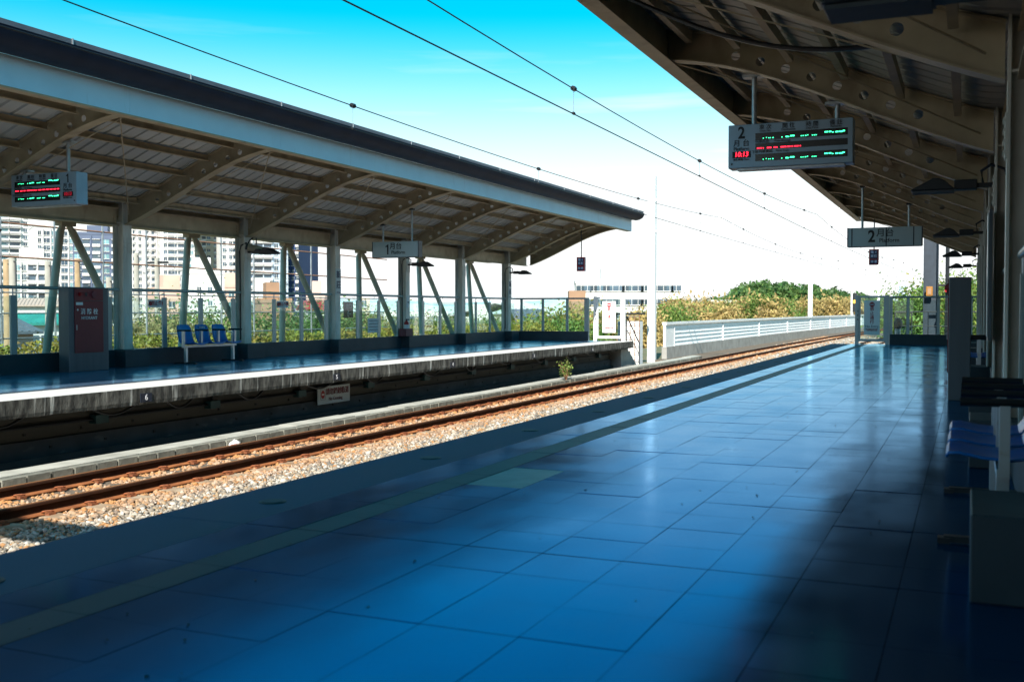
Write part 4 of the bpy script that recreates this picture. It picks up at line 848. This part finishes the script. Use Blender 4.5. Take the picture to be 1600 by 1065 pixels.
# ------------------------------------------------------------------ buildings
WM = {}
def winmesh(w, h, g, sill=True, deep=.0):
    k = (round(w,2), round(h,2), g, sill, deep)
    if k not in WM:
        b = MB(); b.box(-w/2, w/2, -.06, .05, -h/2, h/2)
        if sill: b.cm = 1; b.box(-w/2-.15, w/2+.15, -.32, .0, -h/2-.22, -h/2-.02); b.box(-.05, .05, -.1, -.0605, -h/2, h/2)
        if deep: b.cm = 1; b.box(-w/2-.2, w/2+.2, -deep, .0, -h/2-.95, -h/2-.05); b.box(-w/2-.2, w/2+.2, -deep, 0, h/2+.05, h/2+.25)
        o = b.build('window', [T[g], T['wall_white']]); WM[k] = o.data; bpy.data.objects.remove(o)
    return WM[k]
def tower(label, u0, u1, d, zt, depth, rot, wall, cols, pitch=3.2, w=1.5, h=1.6, g='glass_dark', deep=0, name='apartment_tower', cat='tower', zlow=-6, roof=True, z_first=None, extras=()):
    x, y = PX((u0+u1)/2, d); wd = (u1-u0)*d/F_PX*1.0; fi = math.atan2(-x, y)+R(rot); wd = wd/max(.4, math.cos(R(rot)))
    t = thing(name, label, cat, (x, y, zlow), rz=fi, local=True)
    H_ = zt-zlow; MB().box(-wd/2, wd/2, 0, depth, 0, H_).build('wall', T[wall], t)
    if roof: MB().box(-wd/2-.15, wd/2+.15, -.15, depth+.15, H_, H_+.9).build('parapet', T[wall], t); MB().box(-wd/4, wd/5, depth*.3, depth*.7, H_+.9, H_+4).build('roof_house', T[wall], t)
    if len(cols) >= 3 and cat == 'tower':
        cx = sorted(c[0] if isinstance(c, tuple) else c for c in cols)
        for a_, b_ in zip(cx, cx[1:]):
            if random.random() < .55: MB().box(-wd/2+wd*(a_+b_)/2-.22, -wd/2+wd*(a_+b_)/2+.22, -.42, -.003, 0, H_-.5).build('pier', T[wall], t)
        lg = MB(); zz = 3.1
        while zz < H_-2: lg.box(-wd/2, wd/2, -.16, -.004, zz, zz+.16); zz += pitch
        lg.build('floor_ledges', T[wall], t, kind='stuff')
        ac = MB()
        for q in range(26):
            zz = 3.6+pitch*random.randint(0, int(H_/pitch)-1); xx = -wd/2+wd*(random.choice(cx)+.06); ac.box(xx-.45, xx+.45, -.5, -.17, zz-1.6, zz-1.0)
        ac.build('air_conditioners', T['water_tank'], t, kind='stuff')
    zvis = 1.2+.105*d-zlow; z = (z_first if z_first is not None else max(2.0, -zlow-.02*d-2)); n = 0
    z = 2.2+pitch*max(0, math.floor((-zlow-.045*d)/pitch))
    while z+h/2+.4 < min(H_, zvis) and n < 290:
        for c in cols:
            wi, de = (c[1], c[2]) if isinstance(c, tuple) else (w, deep); cx = (c[0] if isinstance(c, tuple) else c)
            obj('window', winmesh(wi, h, c[3] if isinstance(c, tuple) and len(c) > 3 else g, not de, de), t, (-wd/2+wd*cx, -.002, z)); n += 1
        # side face windows
        for sx in extras: 
            o = obj('window', winmesh(w, h, g, True, 0), t, (wd/2+.002, depth*sx, z), rz=R(90)); n += 1
        z += pitch
    return t
tower('pale high rise with dark balcony bays at the far left edge', -70, 45, 480, 75, 24, 14, 'wall_white', [(.06,1.5,0),(.2,4.5,1.2),(.36,1.5,0),(.5,4.5,1.2),(.64,5,1.2,'glass_teal'),(.8,4.5,1.2),(.93,1.5,0)], 3.2)
tower('dark slate high rise behind the white blocks at far left', 18, 46, 530, 70, 22, 5, 'wall_slate', [(.2,2.2,0,'glass_teal'),(.55,4,1.0),(.85,1.8,0)], 3.3)
tower('white flat block with paired windows left of the struts', 57, 118, 430, 34.5, 18, 6, 'wall_white', [(.14,1.2,0),(.3,2.6,0),(.5,2.3,0,'glass_teal'),(.72,2.6,0),(.9,1.6,0,'glass_teal')], 3.0, h=1.7)
tower('lower white block with teal windows at the far left', 25, 88, 330, 16.6, 16, 8, 'wall_white', [(.1,2.0,0,'glass_teal'),(.24,1.1,0),(.42,2.2,.6),(.66,2.4,.6),(.85,1.3,0)], 3.0, h=1.7)
tower('white tower slice with recessed flats behind the leaning strut', 98, 122, 500, 62, 20, 4, 'wall_white', [(.3,1.6,0,'glass_teal'),(.7,1.6,0)], 3.0)
tower('dark blue office block seen between the strut and column', 118, 186, 420, 31, 20, -8, 'wall_slate', [(.1,2.4,0,'glass_teal'),(.28,2.6,.5),(.5,2.6,.5),(.7,2.6,0,'glass_teal'),(.9,2.4,.5)], 2.9, h=1.7)
tower('white and purple tower slice right behind the wide column', 160, 184, 560, 80, 20, 0, 'wall_white', [(.2,1.4,0),(.5,1.4,.8),(.8,1.4,0)], 3.2)
tower('tall white tower with dotted small windows beside the column', 186, 262, 520, 85, 26, 12, 'wall_white', [(.33,.9,.5),(.45,1.4,0),(.58,1.3,.9),(.70,1.3,.9),(.86,2.0,0)], 3.3)
tower('tall white tower with a navy stripe behind the second struts', 256, 304, 500, 82, 24, 4, 'wall_white', [(.1,1.6,0),(.22,3.6,.5),(.38,2.8,0),(.55,4.2,.7),(.9,1.6,0,'glass_teal')], 3.2)
tower('cream high rise with small windows between struts', 304, 346, 540, 86, 24, -6, 'wall_cream', [(.15,1.6,0,'glass_teal'),(.38,2.0,.7),(.55,1.6,0),(.8,1.6,.7)], 3.2, h=1.4)
tower('white high rise with dark corner windows left of the lamp', 346, 374, 500, 84, 24, 5, 'wall_white', [(.2,1.4,0),(.55,1.4,0),(.85,3.0,.8)], 3.3)
tower('pale blue apartment tower with balconies right of the lamp', 380, 450, 430, 60, 22, 6, 'wall_pale_blue', [(.14,3.0,.8),(.36,3.2,1.1),(.56,3.2,1.1),(.74,1.6,0),(.9,2.2,0)], 3.1)
tower('narrow navy tower behind a strut', 446, 467, 440, 32, 20, -25, 'wall_navy', [(.25,1.6,0),(.6,1.6,0),(.88,1.2,.4)], 3.0)
tower('orange brick low block behind the blue bench', 247, 303, 260, 5.8, 14, 10, 'wall_orange', [(.14,1.5,0,'glass_teal'),(.4,1.5,0),(.66,1.5,0,'glass_teal'),(.88,1.4,0)], 3.1, name='apartment_block', cat='apartment block', h=1.4)
tower('orange brick block partly behind the leaning strut', 340, 384, 280, 7.0, 14, 6, 'wall_orange', [(.2,1.5,0),(.5,1.5,0,'glass_teal'),(.8,1.5,0)], 3.1, name='apartment_block', cat='apartment block', h=1.4)
tower('white blank low block between the two orange blocks', 296, 350, 240, 9.2, 14, 8, 'wall_white', [(.3,.9,0),(.6,.9,0)], 3.2, name='apartment_block', cat='apartment block', h=1.0)
tower('white low block with a pink top left of the brown house', 385, 440, 300, 5.6, 14, 4, 'wall_white', [(.12,1.5,0,'glass_teal'),(.3,1.5,0),(.5,1.5,0,'glass_teal'),(.72,1.5,0),(.9,1.3,0)], 3.1, name='apartment_block', cat='apartment block', h=1.6)
tower('brown windowless block behind the scrub trees', 409, 455, 200, 2.4, 12, 8, 'wall_brown', [], name='house', cat='house')
tower('beige block with a red shed roof behind the trees', 480, 512, 220, 3.2, 10, 0, 'wall_pink', [(.3,1.4,0),(.7,1.4,0)], name='house', cat='house')
tower('long white building with a row of dark windows beyond the gate', 900, 1064, 260, 7.6, 16, 4, 'wall_white', [(.05+.06*i, 1.6 if i % 3 else 2.4, 0) for i in range(16)], 3.4, name='office_building', cat='building', h=1.3)
tower('brown and white roof block above the far end wall', 889, 915, 170, 4.2, 8, 2, 'wall_brown', [(.25,2.0,0)], 3.4, name='house', cat='house', h=1.6, roof=False)
tower('white cubic house among trees right of the catenary mast', 1056, 1086, 150, 2.4, 10, -10, 'wall_white', [(.7,1.2,0,'glass_teal')], name='house', cat='house', roof=False)
tower('white flat house half hidden by brown trees', 1094, 1150, 170, 2.7, 10, 5, 'wall_white', [(.5,1.5,0)], name='house', cat='house', roof=False)
tower('small white house with one large dark window', 738, 764, 110, 1.75, 7, 0, 'wall_white', [(.5,1.4,0,'glass_teal')], name='house', cat='house', h=1.3, roof=False)
tower('low white shed behind the trees by the extinguisher', 600, 700, 150, .9, 10, 4, 'wall_white', [(.2,2,0,'glass_teal'),(.5,2,0),(.8,2,0,'glass_teal')], name='house', cat='house', roof=False)
tower('yellowish block peeping over the trees right of a name plate', 560, 578, 260, 4.2, 8, 0, 'wall_cream', [(.5,1.2,0)], name='house', cat='house', roof=False)
def house(label, u0, u1, d, zw, zr, rot, wall, roof, depth=9, zlow=-6, wins=3):
    x, y = PX((u0+u1)/2, d); w = (u1-u0)*d/F_PX; t = thing('house', label, 'house', (x, y, zlow), rz=math.atan2(-x, y)+R(rot), local=True)
    MB().box(-w/2, w/2, 0, depth, 0, zw-zlow).build('wall', T[wall], t)
    r = MB().prism([(-.6, zw-zlow+.01), (depth/2, zr-zlow), (depth+.6, zw-zlow+.01), (depth+.6, zw-zlow+.2), (depth/2, zr-zlow+.22), (-.6, zw-zlow+.2)], 'x', -w/2-.5, w/2+.5).build('roof', T[roof], t)
    n = int(w/.42); rb = MB()
    for i in range(n): 
        xx = -w/2-.45+i*(w+.9)/n; rb.beam((xx, -.6, zw-zlow+.22), (xx, depth/2, zr-zlow+.24), .14, .1)
    rb.build('tile_rows', T[roof], r, kind='stuff')
    for i in range(wins): obj('window', winmesh(1.3, 1.2, 'glass_dark', True, 0), t, (-w/2+w*(i+.5)/wins, -.002, zw-zlow-1.6))
house('old house with ribbed grey tile roof at the far left', -40, 52, 75, -.6, .55, 24, 'wall_pink', 'roof_grey')
house('lower old house with grey tile roof nearest the pole', -45, 62, 58, -2.0, -.9, 28, 'wall_brown', 'roof_grey')
house('house with teal metal roof behind the leaning strut', 40, 110, 105, -.4, .5, 10, 'wall_white', 'roof_teal')
house('white house with pinkish roof above the teal roof', -10, 95, 150, 1.6, 2.6, -6, 'wall_white', 'wall_pink', wins=6)
house('wide warehouse with pale gabled roof behind the far end glass', 830, 900, 120, .3, 1.9, 60, 'wall_white', 'roof_white', depth=12)
house('grey roofed house with blue awning left of the warehouse', 812, 852, 110, -.2, 1.0, 8, 'wall_white', 'roof_grey')
house('low house with a red tin roof among the trees', 484, 520, 150, 1.0, 2.2, 10, 'wall_white', 'roof_red')
x, y = PX(828, 104); t = thing('awning', 'bright blue awning in front of the grey roofed house', 'awning', (x, y, -1)); MB().add([(x-2.2,y-1.2,-.9),(x+1.8,y-1.2,-.9),(x+1.8,y,-.3),(x-2.2,y,-.3),(x-2.2,y-1.2,-.95),(x+1.8,y-1.2,-.95),(x+1.8,y,-.35),(x-2.2,y,-.35)], [(0,1,2,3),(7,6,5,4),(0,4,5,1),(1,5,6,2),(2,6,7,3),(3,7,4,0)]).build('canvas', T['blue_tarp'], t)
for xx in (-2.1, 1.7): MB().tube([(x+xx,y-1.1,-6),(x+xx,y-1.1,-.93)], .05, 6).build('post', T['galvanised'], t)
for u, d in ((1408,300),(1318,420)):
    x, y = PX(u, d)
tower('pale far building seen through the near end glass', 1396, 1424, 300, 4.4, 10, 0, 'wall_pale_blue', [(.2,2,0),(.5,2,0),(.8,2,0)], name='apartment_block', cat='apartment block')
hl = MB(); n = 40; vs = []
for i in range(n+1):
    u = 460+ (1560-460)*i/n; x, y = PX(u, 1900); x2, y2 = PX(u, 2300); z = 1.2+(16+5*math.sin(i*.5)+3*math.sin(i*1.3))*1900/1640*(.6 if u > 900 else 1); vs += [(x,y,-10),(x,y,z*.6),(x2,y2,z)]
hl.add(vs, [f for i in range(n) for f in ((3*i,3*i+3,3*i+4,3*i+1),(3*i+1,3*i+4,3*i+5,3*i+2))]); hl.build('hills', T['far_teal'], kind='structure')
# ------------------------------------------------------------------ vegetation
def leaves(n, rad, clumps, size, spread=.35, drop=0):
    c = rng.normal(size=(clumps,3)); c /= np.linalg.norm(c,axis=1)[:,None]; c *= rng.uniform(.35,1,(clumps,1))**.6; c *= np.array(rad)*.8
    idx = rng.integers(0, clumps, n); P = c[idx]+rng.normal(size=(n,3))*np.array(rad)*spread*rng.uniform(.5,1,(n,1)); P[:,2] -= drop*rng.random(n)
    a = rng.normal(size=(n,3)); a /= np.linalg.norm(a,axis=1)[:,None]; b = np.cross(a, rng.normal(size=(n,3))); b /= np.linalg.norm(b,axis=1)[:,None]
    s = size*rng.uniform(.6,1.4,(n,1)); V = np.stack([P-a*s*.5-b*s*.22, P-a*s*.1+b*s*.30*0-b*s*.3, P+a*s*.6, P+a*s*.1+b*s*.3], 1)
    return V.reshape(-1,3), np.arange(4*n).reshape(n,4)
CR = {}
def crown(k, m, n, rad, clumps, size, spread=.3, drop=0):
    V, Fq = leaves(n, rad, clumps, size, spread, drop); CR[k] = rawmesh('crown', V, Fq, T[m])
crown('bush', 'leaf_green', 15000, (2.3,2.3,1.8), 60, .125, .34); crown('olive', 'leaf_olive', 15000, (2.2,2.2,2.1), 55, .125, .34); crown('dark', 'leaf_dark', 13000, (2.4,2.4,2.0), 50, .14, .34)
crown('brown', 'leaf_brown', 11000, (1.7,1.7,2.8), 60, .26, .2, .6); crown('brown2', 'leaf_brown', 11000, (2.0,2.0,2.4), 50, .26, .22, .5); crown('lime', 'leaf_lime', 7000, (2.6,2.6,2.2), 36, .24); crown('green', 'leaf_green', 12000, (2.4,2.4,2.2), 40, .18, .32)
tm = MB(); tm.tube([(0,0,-7),(.05,.0,-3),(0,.05,-.5),(.1,0,.6)], [.2,.16,.12,.05], 7)
for i in range(5): a = i*1.26; tm.tube([(0,0,-1.6+.25*i),(.8*math.cos(a),.8*math.sin(a),-.4+.2*i),(1.3*math.cos(a),1.3*math.sin(a),.3+.2*i)], [.07,.045,.015], 5)
t0 = tm.build('trunk', T['bark'], smooth=True); TR = t0.data; bpy.data.objects.remove(t0)
def tree(k, x, y, zt, s, label, group, sz=1.0):
    r = {'bush':2.2,'olive':2.5,'dark':2.3,'brown':3.2,'brown2':2.8,'lime':2.6,'green':2.6}[k]*s*sz
    t = thing('tree' , label, 'tree', (x, y, zt-r), group=group, local=True); t.rotation_euler = (0,0,random.uniform(0,6.28))
    for nm, me in (('crown', CR[k]), ('trunk', TR)):
        o = obj(nm, me, t); o.scale = (s, s, s*sz) if nm == 'crown' else (s, s, s)
    return t
random.seed(11)
G1 = 'scrub trees beyond the far glass windbreak'
for i in range(84):
    y = 19+i*1.03+random.uniform(-.5,.5); x = -27-random.uniform(0,9)-.06*i; u_ = VPU+F_PX*x/(CY*(CY*y-SY*x)) if y*CY-x*SY > 0 else 0
    if u_ < 195: continue
    k = random.choice(['bush','olive','olive','bush','dark']); d = y*CY-x*SY
    vt = 485 if 200 < u_ < 640 else 497; zt = 1.2-(vt-483+random.uniform(-9,10))*d/F_PX
    lab = {'bush':'leafy green scrub tree beyond the far platform glass','olive':'olive brown scrub tree beyond the far platform glass','dark':'dark green dense scrub tree beyond the far platform glass'}[k]
    tree(k, x, y, zt, random.uniform(.9,1.25), lab, lab.replace('tree','trees'))
for u, d, vt, k, l in ((868,62,480,'lime','lime green tree before the pale warehouse roof'),(905,70,468,'brown','tall feathery brown tree under the brown roof block'),(925,64,470,'brown2','rounded brown tree just left of the white gate'),(890,58,492,'green','low green bush tree in the last glass bay'),(850,60,500,'green','low green tree in the middle of the end wall glass'),(915,55,496,'green','dense low green tree at the end wall corner'),(1000,75,472,'brown','brown tree behind the mesh cage'),(985,85,478,'brown2','pale brown tree behind the stair rail'),(1020,80,480,'brown','brown tree directly behind the white mast foot')):
    x, y = PX(u, d); tree(k, x, y, 1.2-(vt-483)*d/F_PX, 1.0, l, None)
random.seed(5)
for i in range(46):
    u = 1040+i*6.6+random.uniform(-3,3); d = 95+ (i*37 % 40)+max(0, (u-1180))*.25; x, y = PX(u, d); k = random.choice(['brown','brown2','brown','brown2'] if i % 6 else ['green'])
    vt = 465+random.uniform(-9,9)-(3 if u > 1150 else 0); l = {'brown':'feathery sunlit brown tree behind the white barrier','brown2':'bushy sunlit brown tree behind the white barrier','olive':'olive tree behind the white barrier','green':'green tree behind the white barrier'}[k]
    tree(k, x, y, 1.2-(vt-483)*d/F_PX, random.uniform(1.0,1.35), l, l.replace('tree','trees'))
for u, d, vt, k, l in ((1446,80,434,'green','green tree left of the broad dark steel mast'),(1475,88,438,'lime','yellow green tree behind the thin dark pole'),(1500,84,430,'green','green tree hidden by the tall hydrant cabinet'),(1532,78,426,'green','tall green tree right of the near hydrant cabinet'),(1552,70,432,'lime','yellow green tree between the near columns'),(1528,62,470,'green','lower green tree just right of the hydrant cabinet'),(1580,66,430,'green','green tree behind the row of near columns'),(1600,58,420,'green','green tree at the right edge behind the columns'),(1420,120,478,'green','small far green tree seen through the near end glass'),(1405,130,480,'green','far green tree beside the no entry board of the near gate')):
    x, y = PX(u, d); tree(k, x, y, 1.2-(vt-483)*d/F_PX, 1.35, l, None)
# wooded hill behind, one mass
n = 130000; U = rng.uniform(1085,1400,n); D = rng.uniform(215,300,n); xk = (U-VPU)*CY/F_PX
prof = np.interp(U, [1085,1110,1140,1165,1200,1230,1260,1300,1340,1400], [479,474,464,448,447,449,452,458,465,476]); lump = 4*np.sin(U*.16)+2.5*np.sin(U*.41+2)
ztop_ = 1.2+(483-prof+lump*.6)*D/F_PX; zz = ztop_-np.abs(rng.normal(0,1.6,n))-rng.random(n)**2*4
C = np.stack([xk*D, (D+xk*D*SY)/CY, zz], 1)+rng.normal(0,.5,(n,3)); a = rng.normal(size=(n,3)); a /= np.linalg.norm(a,axis=1)[:,None]; b = np.cross(a, rng.normal(size=(n,3))); b /= np.linalg.norm(b,axis=1)[:,None]; s = rng.uniform(.28,.6,(n,1))
V = np.stack([C-a*s, C-b*s*.55, C+a*s, C+b*s*.55], 1).reshape(-1,3); o = obj('woodland', rawmesh('woodland', V, np.arange(4*n).reshape(n,4), T['leaf_dark']), kind='stuff'); o['label'] = 'dark green wooded hill behind the brown trees'
# hedge just outside the far platform wall
n = 18000; Y = rng.uniform(8,50,n); X_ = -19.7+rng.normal(0,.35,n); top = .40+.10*np.sin(Y*2.1)+.07*np.sin(Y*5.3+1); Z = top-np.abs(rng.normal(0,.25,n))
C = np.stack([X_,Y,Z],1); a = rng.normal(size=(n,3)); a /= np.linalg.norm(a,axis=1)[:,None]; b = np.cross(a, rng.normal(size=(n,3))); b /= np.linalg.norm(b,axis=1)[:,None]; s = rng.uniform(.035,.075,(n,1))
V = np.stack([C-a*s, C-b*s*.55, C+a*s, C+b*s*.55], 1).reshape(-1,3); o = obj('hedge', rawmesh('hedge', V, np.arange(4*n).reshape(n,4), T['leaf_lime'])); tag(o, 'yellow green clipped hedge along the foot of the far glass', 'hedge')
MB().box(-20.4, -19.0, 8, 50, -1.3, .1).build('planter', T['ground_soil'], o, org=(0,0,0))
# weed on the drain kerb
bx, by = -11.0, 29.4
t = thing('bush', 'small leafy weed bush growing on the drain kerb', 'bush', (bx, by, -.9))
random.seed(21); st = MB(); lf = []
for i in range(11):
    a = random.uniform(0, 6.28); r_ = random.uniform(.1,.36); h_ = random.uniform(.28,.64); p0 = Vector((bx, by, -.95)); p2 = Vector((bx+r_*math.cos(a), by-.12+r_*math.sin(a)*1.1, -.95+h_)); p1 = (p0+p2)/2+Vector((0,0,.06)); st.tube([p0,p1,p2], [.012,.009,.004], 5)
    for k in range(34):
        f = random.uniform(.3,1.05); c = p0.lerp(p1, f*2) if f < .5 else p1.lerp(p2, f*2-1); lf.append(c+Vector((random.gauss(0,.055),random.gauss(0,.055),random.gauss(0,.045))))
st.build('stem', T['stem_pink'], t, smooth=True)
C = np.array([tuple(c) for c in lf]); n = len(C); a = rng.normal(size=(n,3)); a[:,2] *= .5; a /= np.linalg.norm(a,axis=1)[:,None]; b = np.cross(a, rng.normal(size=(n,3))); b /= np.linalg.norm(b,axis=1)[:,None]; s = rng.uniform(.022,.045,(n,1))
V = np.stack([C-a*s, C-b*s*.5, C+a*s, C+b*s*.5], 1).reshape(-1,3)-np.array(ORG[t.name]); obj('foliage', rawmesh('foliage', V, np.arange(4*n).reshape(n,4), T['leaf_green']), t, ORG[t.name])
# litter by the rail
t = thing('litter', 'crumpled white and red plastic bag beside the far rail', 'litter', (-10.82, 13.7, -1.02)); random.seed(4); b = MB(); n = 8; vs = []; fs = []
for j in range(5):
    for k in range(n): a = k*6.283/n; rr = (.06,.08,.07,.04,.015)[j]*random.uniform(.7,1.25); vs.append((-10.82+rr*math.cos(a), 13.7+1.5*rr*math.sin(a), -1.04+(.0,.04,.09,.12,.13)[j]+random.uniform(-.015,.02)))
for j in range(4):
    for k in range(n): fs.append((j*n+k, j*n+(k+1) % n, (j+1)*n+(k+1) % n, (j+1)*n+k))
b.add(vs, fs).build('bag', T['litter_white'], t); MB().cbox((-10.72,13.56,-.98),(.06,.12,.05)).build('red_print', T['print_red'], t)
# unseen block added beside the right platform and behind the camera to cut light
t = thing('light_blocker', 'unseen light blocking building added beside and behind the near platform', 'building', (5, 0, -1.2)); MB().box(2.25, 9, -34, 36, -1.2, 6.5).box(-4, 2.249, -34, -14, -1.2, 6.5).build('wall', T['wall_brown'], t); MB().box(2.2, 9.2, -34.2, 36.2, 6.501, 6.8).build('roof', T['roof_grey'], t)

# dry leaf bits and specks lying on the near tiles
V = []; n = 90
for i in range(n):
    y = 2.6+random.random()**1.6*24; x = random.uniform(-3.4, -.1); s_ = random.uniform(.005,.014); a = random.uniform(0,6.28); h_ = random.uniform(.002,.008)
    for k, (u, v) in enumerate(((-1,0),(0,-.6),(1,0),(0,.6))): V.append((x+s_*(u*math.cos(a)-v*math.sin(a)), y+s_*(u*math.sin(a)+v*math.cos(a)), .0022+(h_ if k % 2 else 0)))
o = obj('debris', rawmesh('debris', np.array(V), np.arange(4*n).reshape(n,4), T['bark']), kind='stuff'); o['label'] = 'tiny dry leaf bits scattered on the near platform tiles'
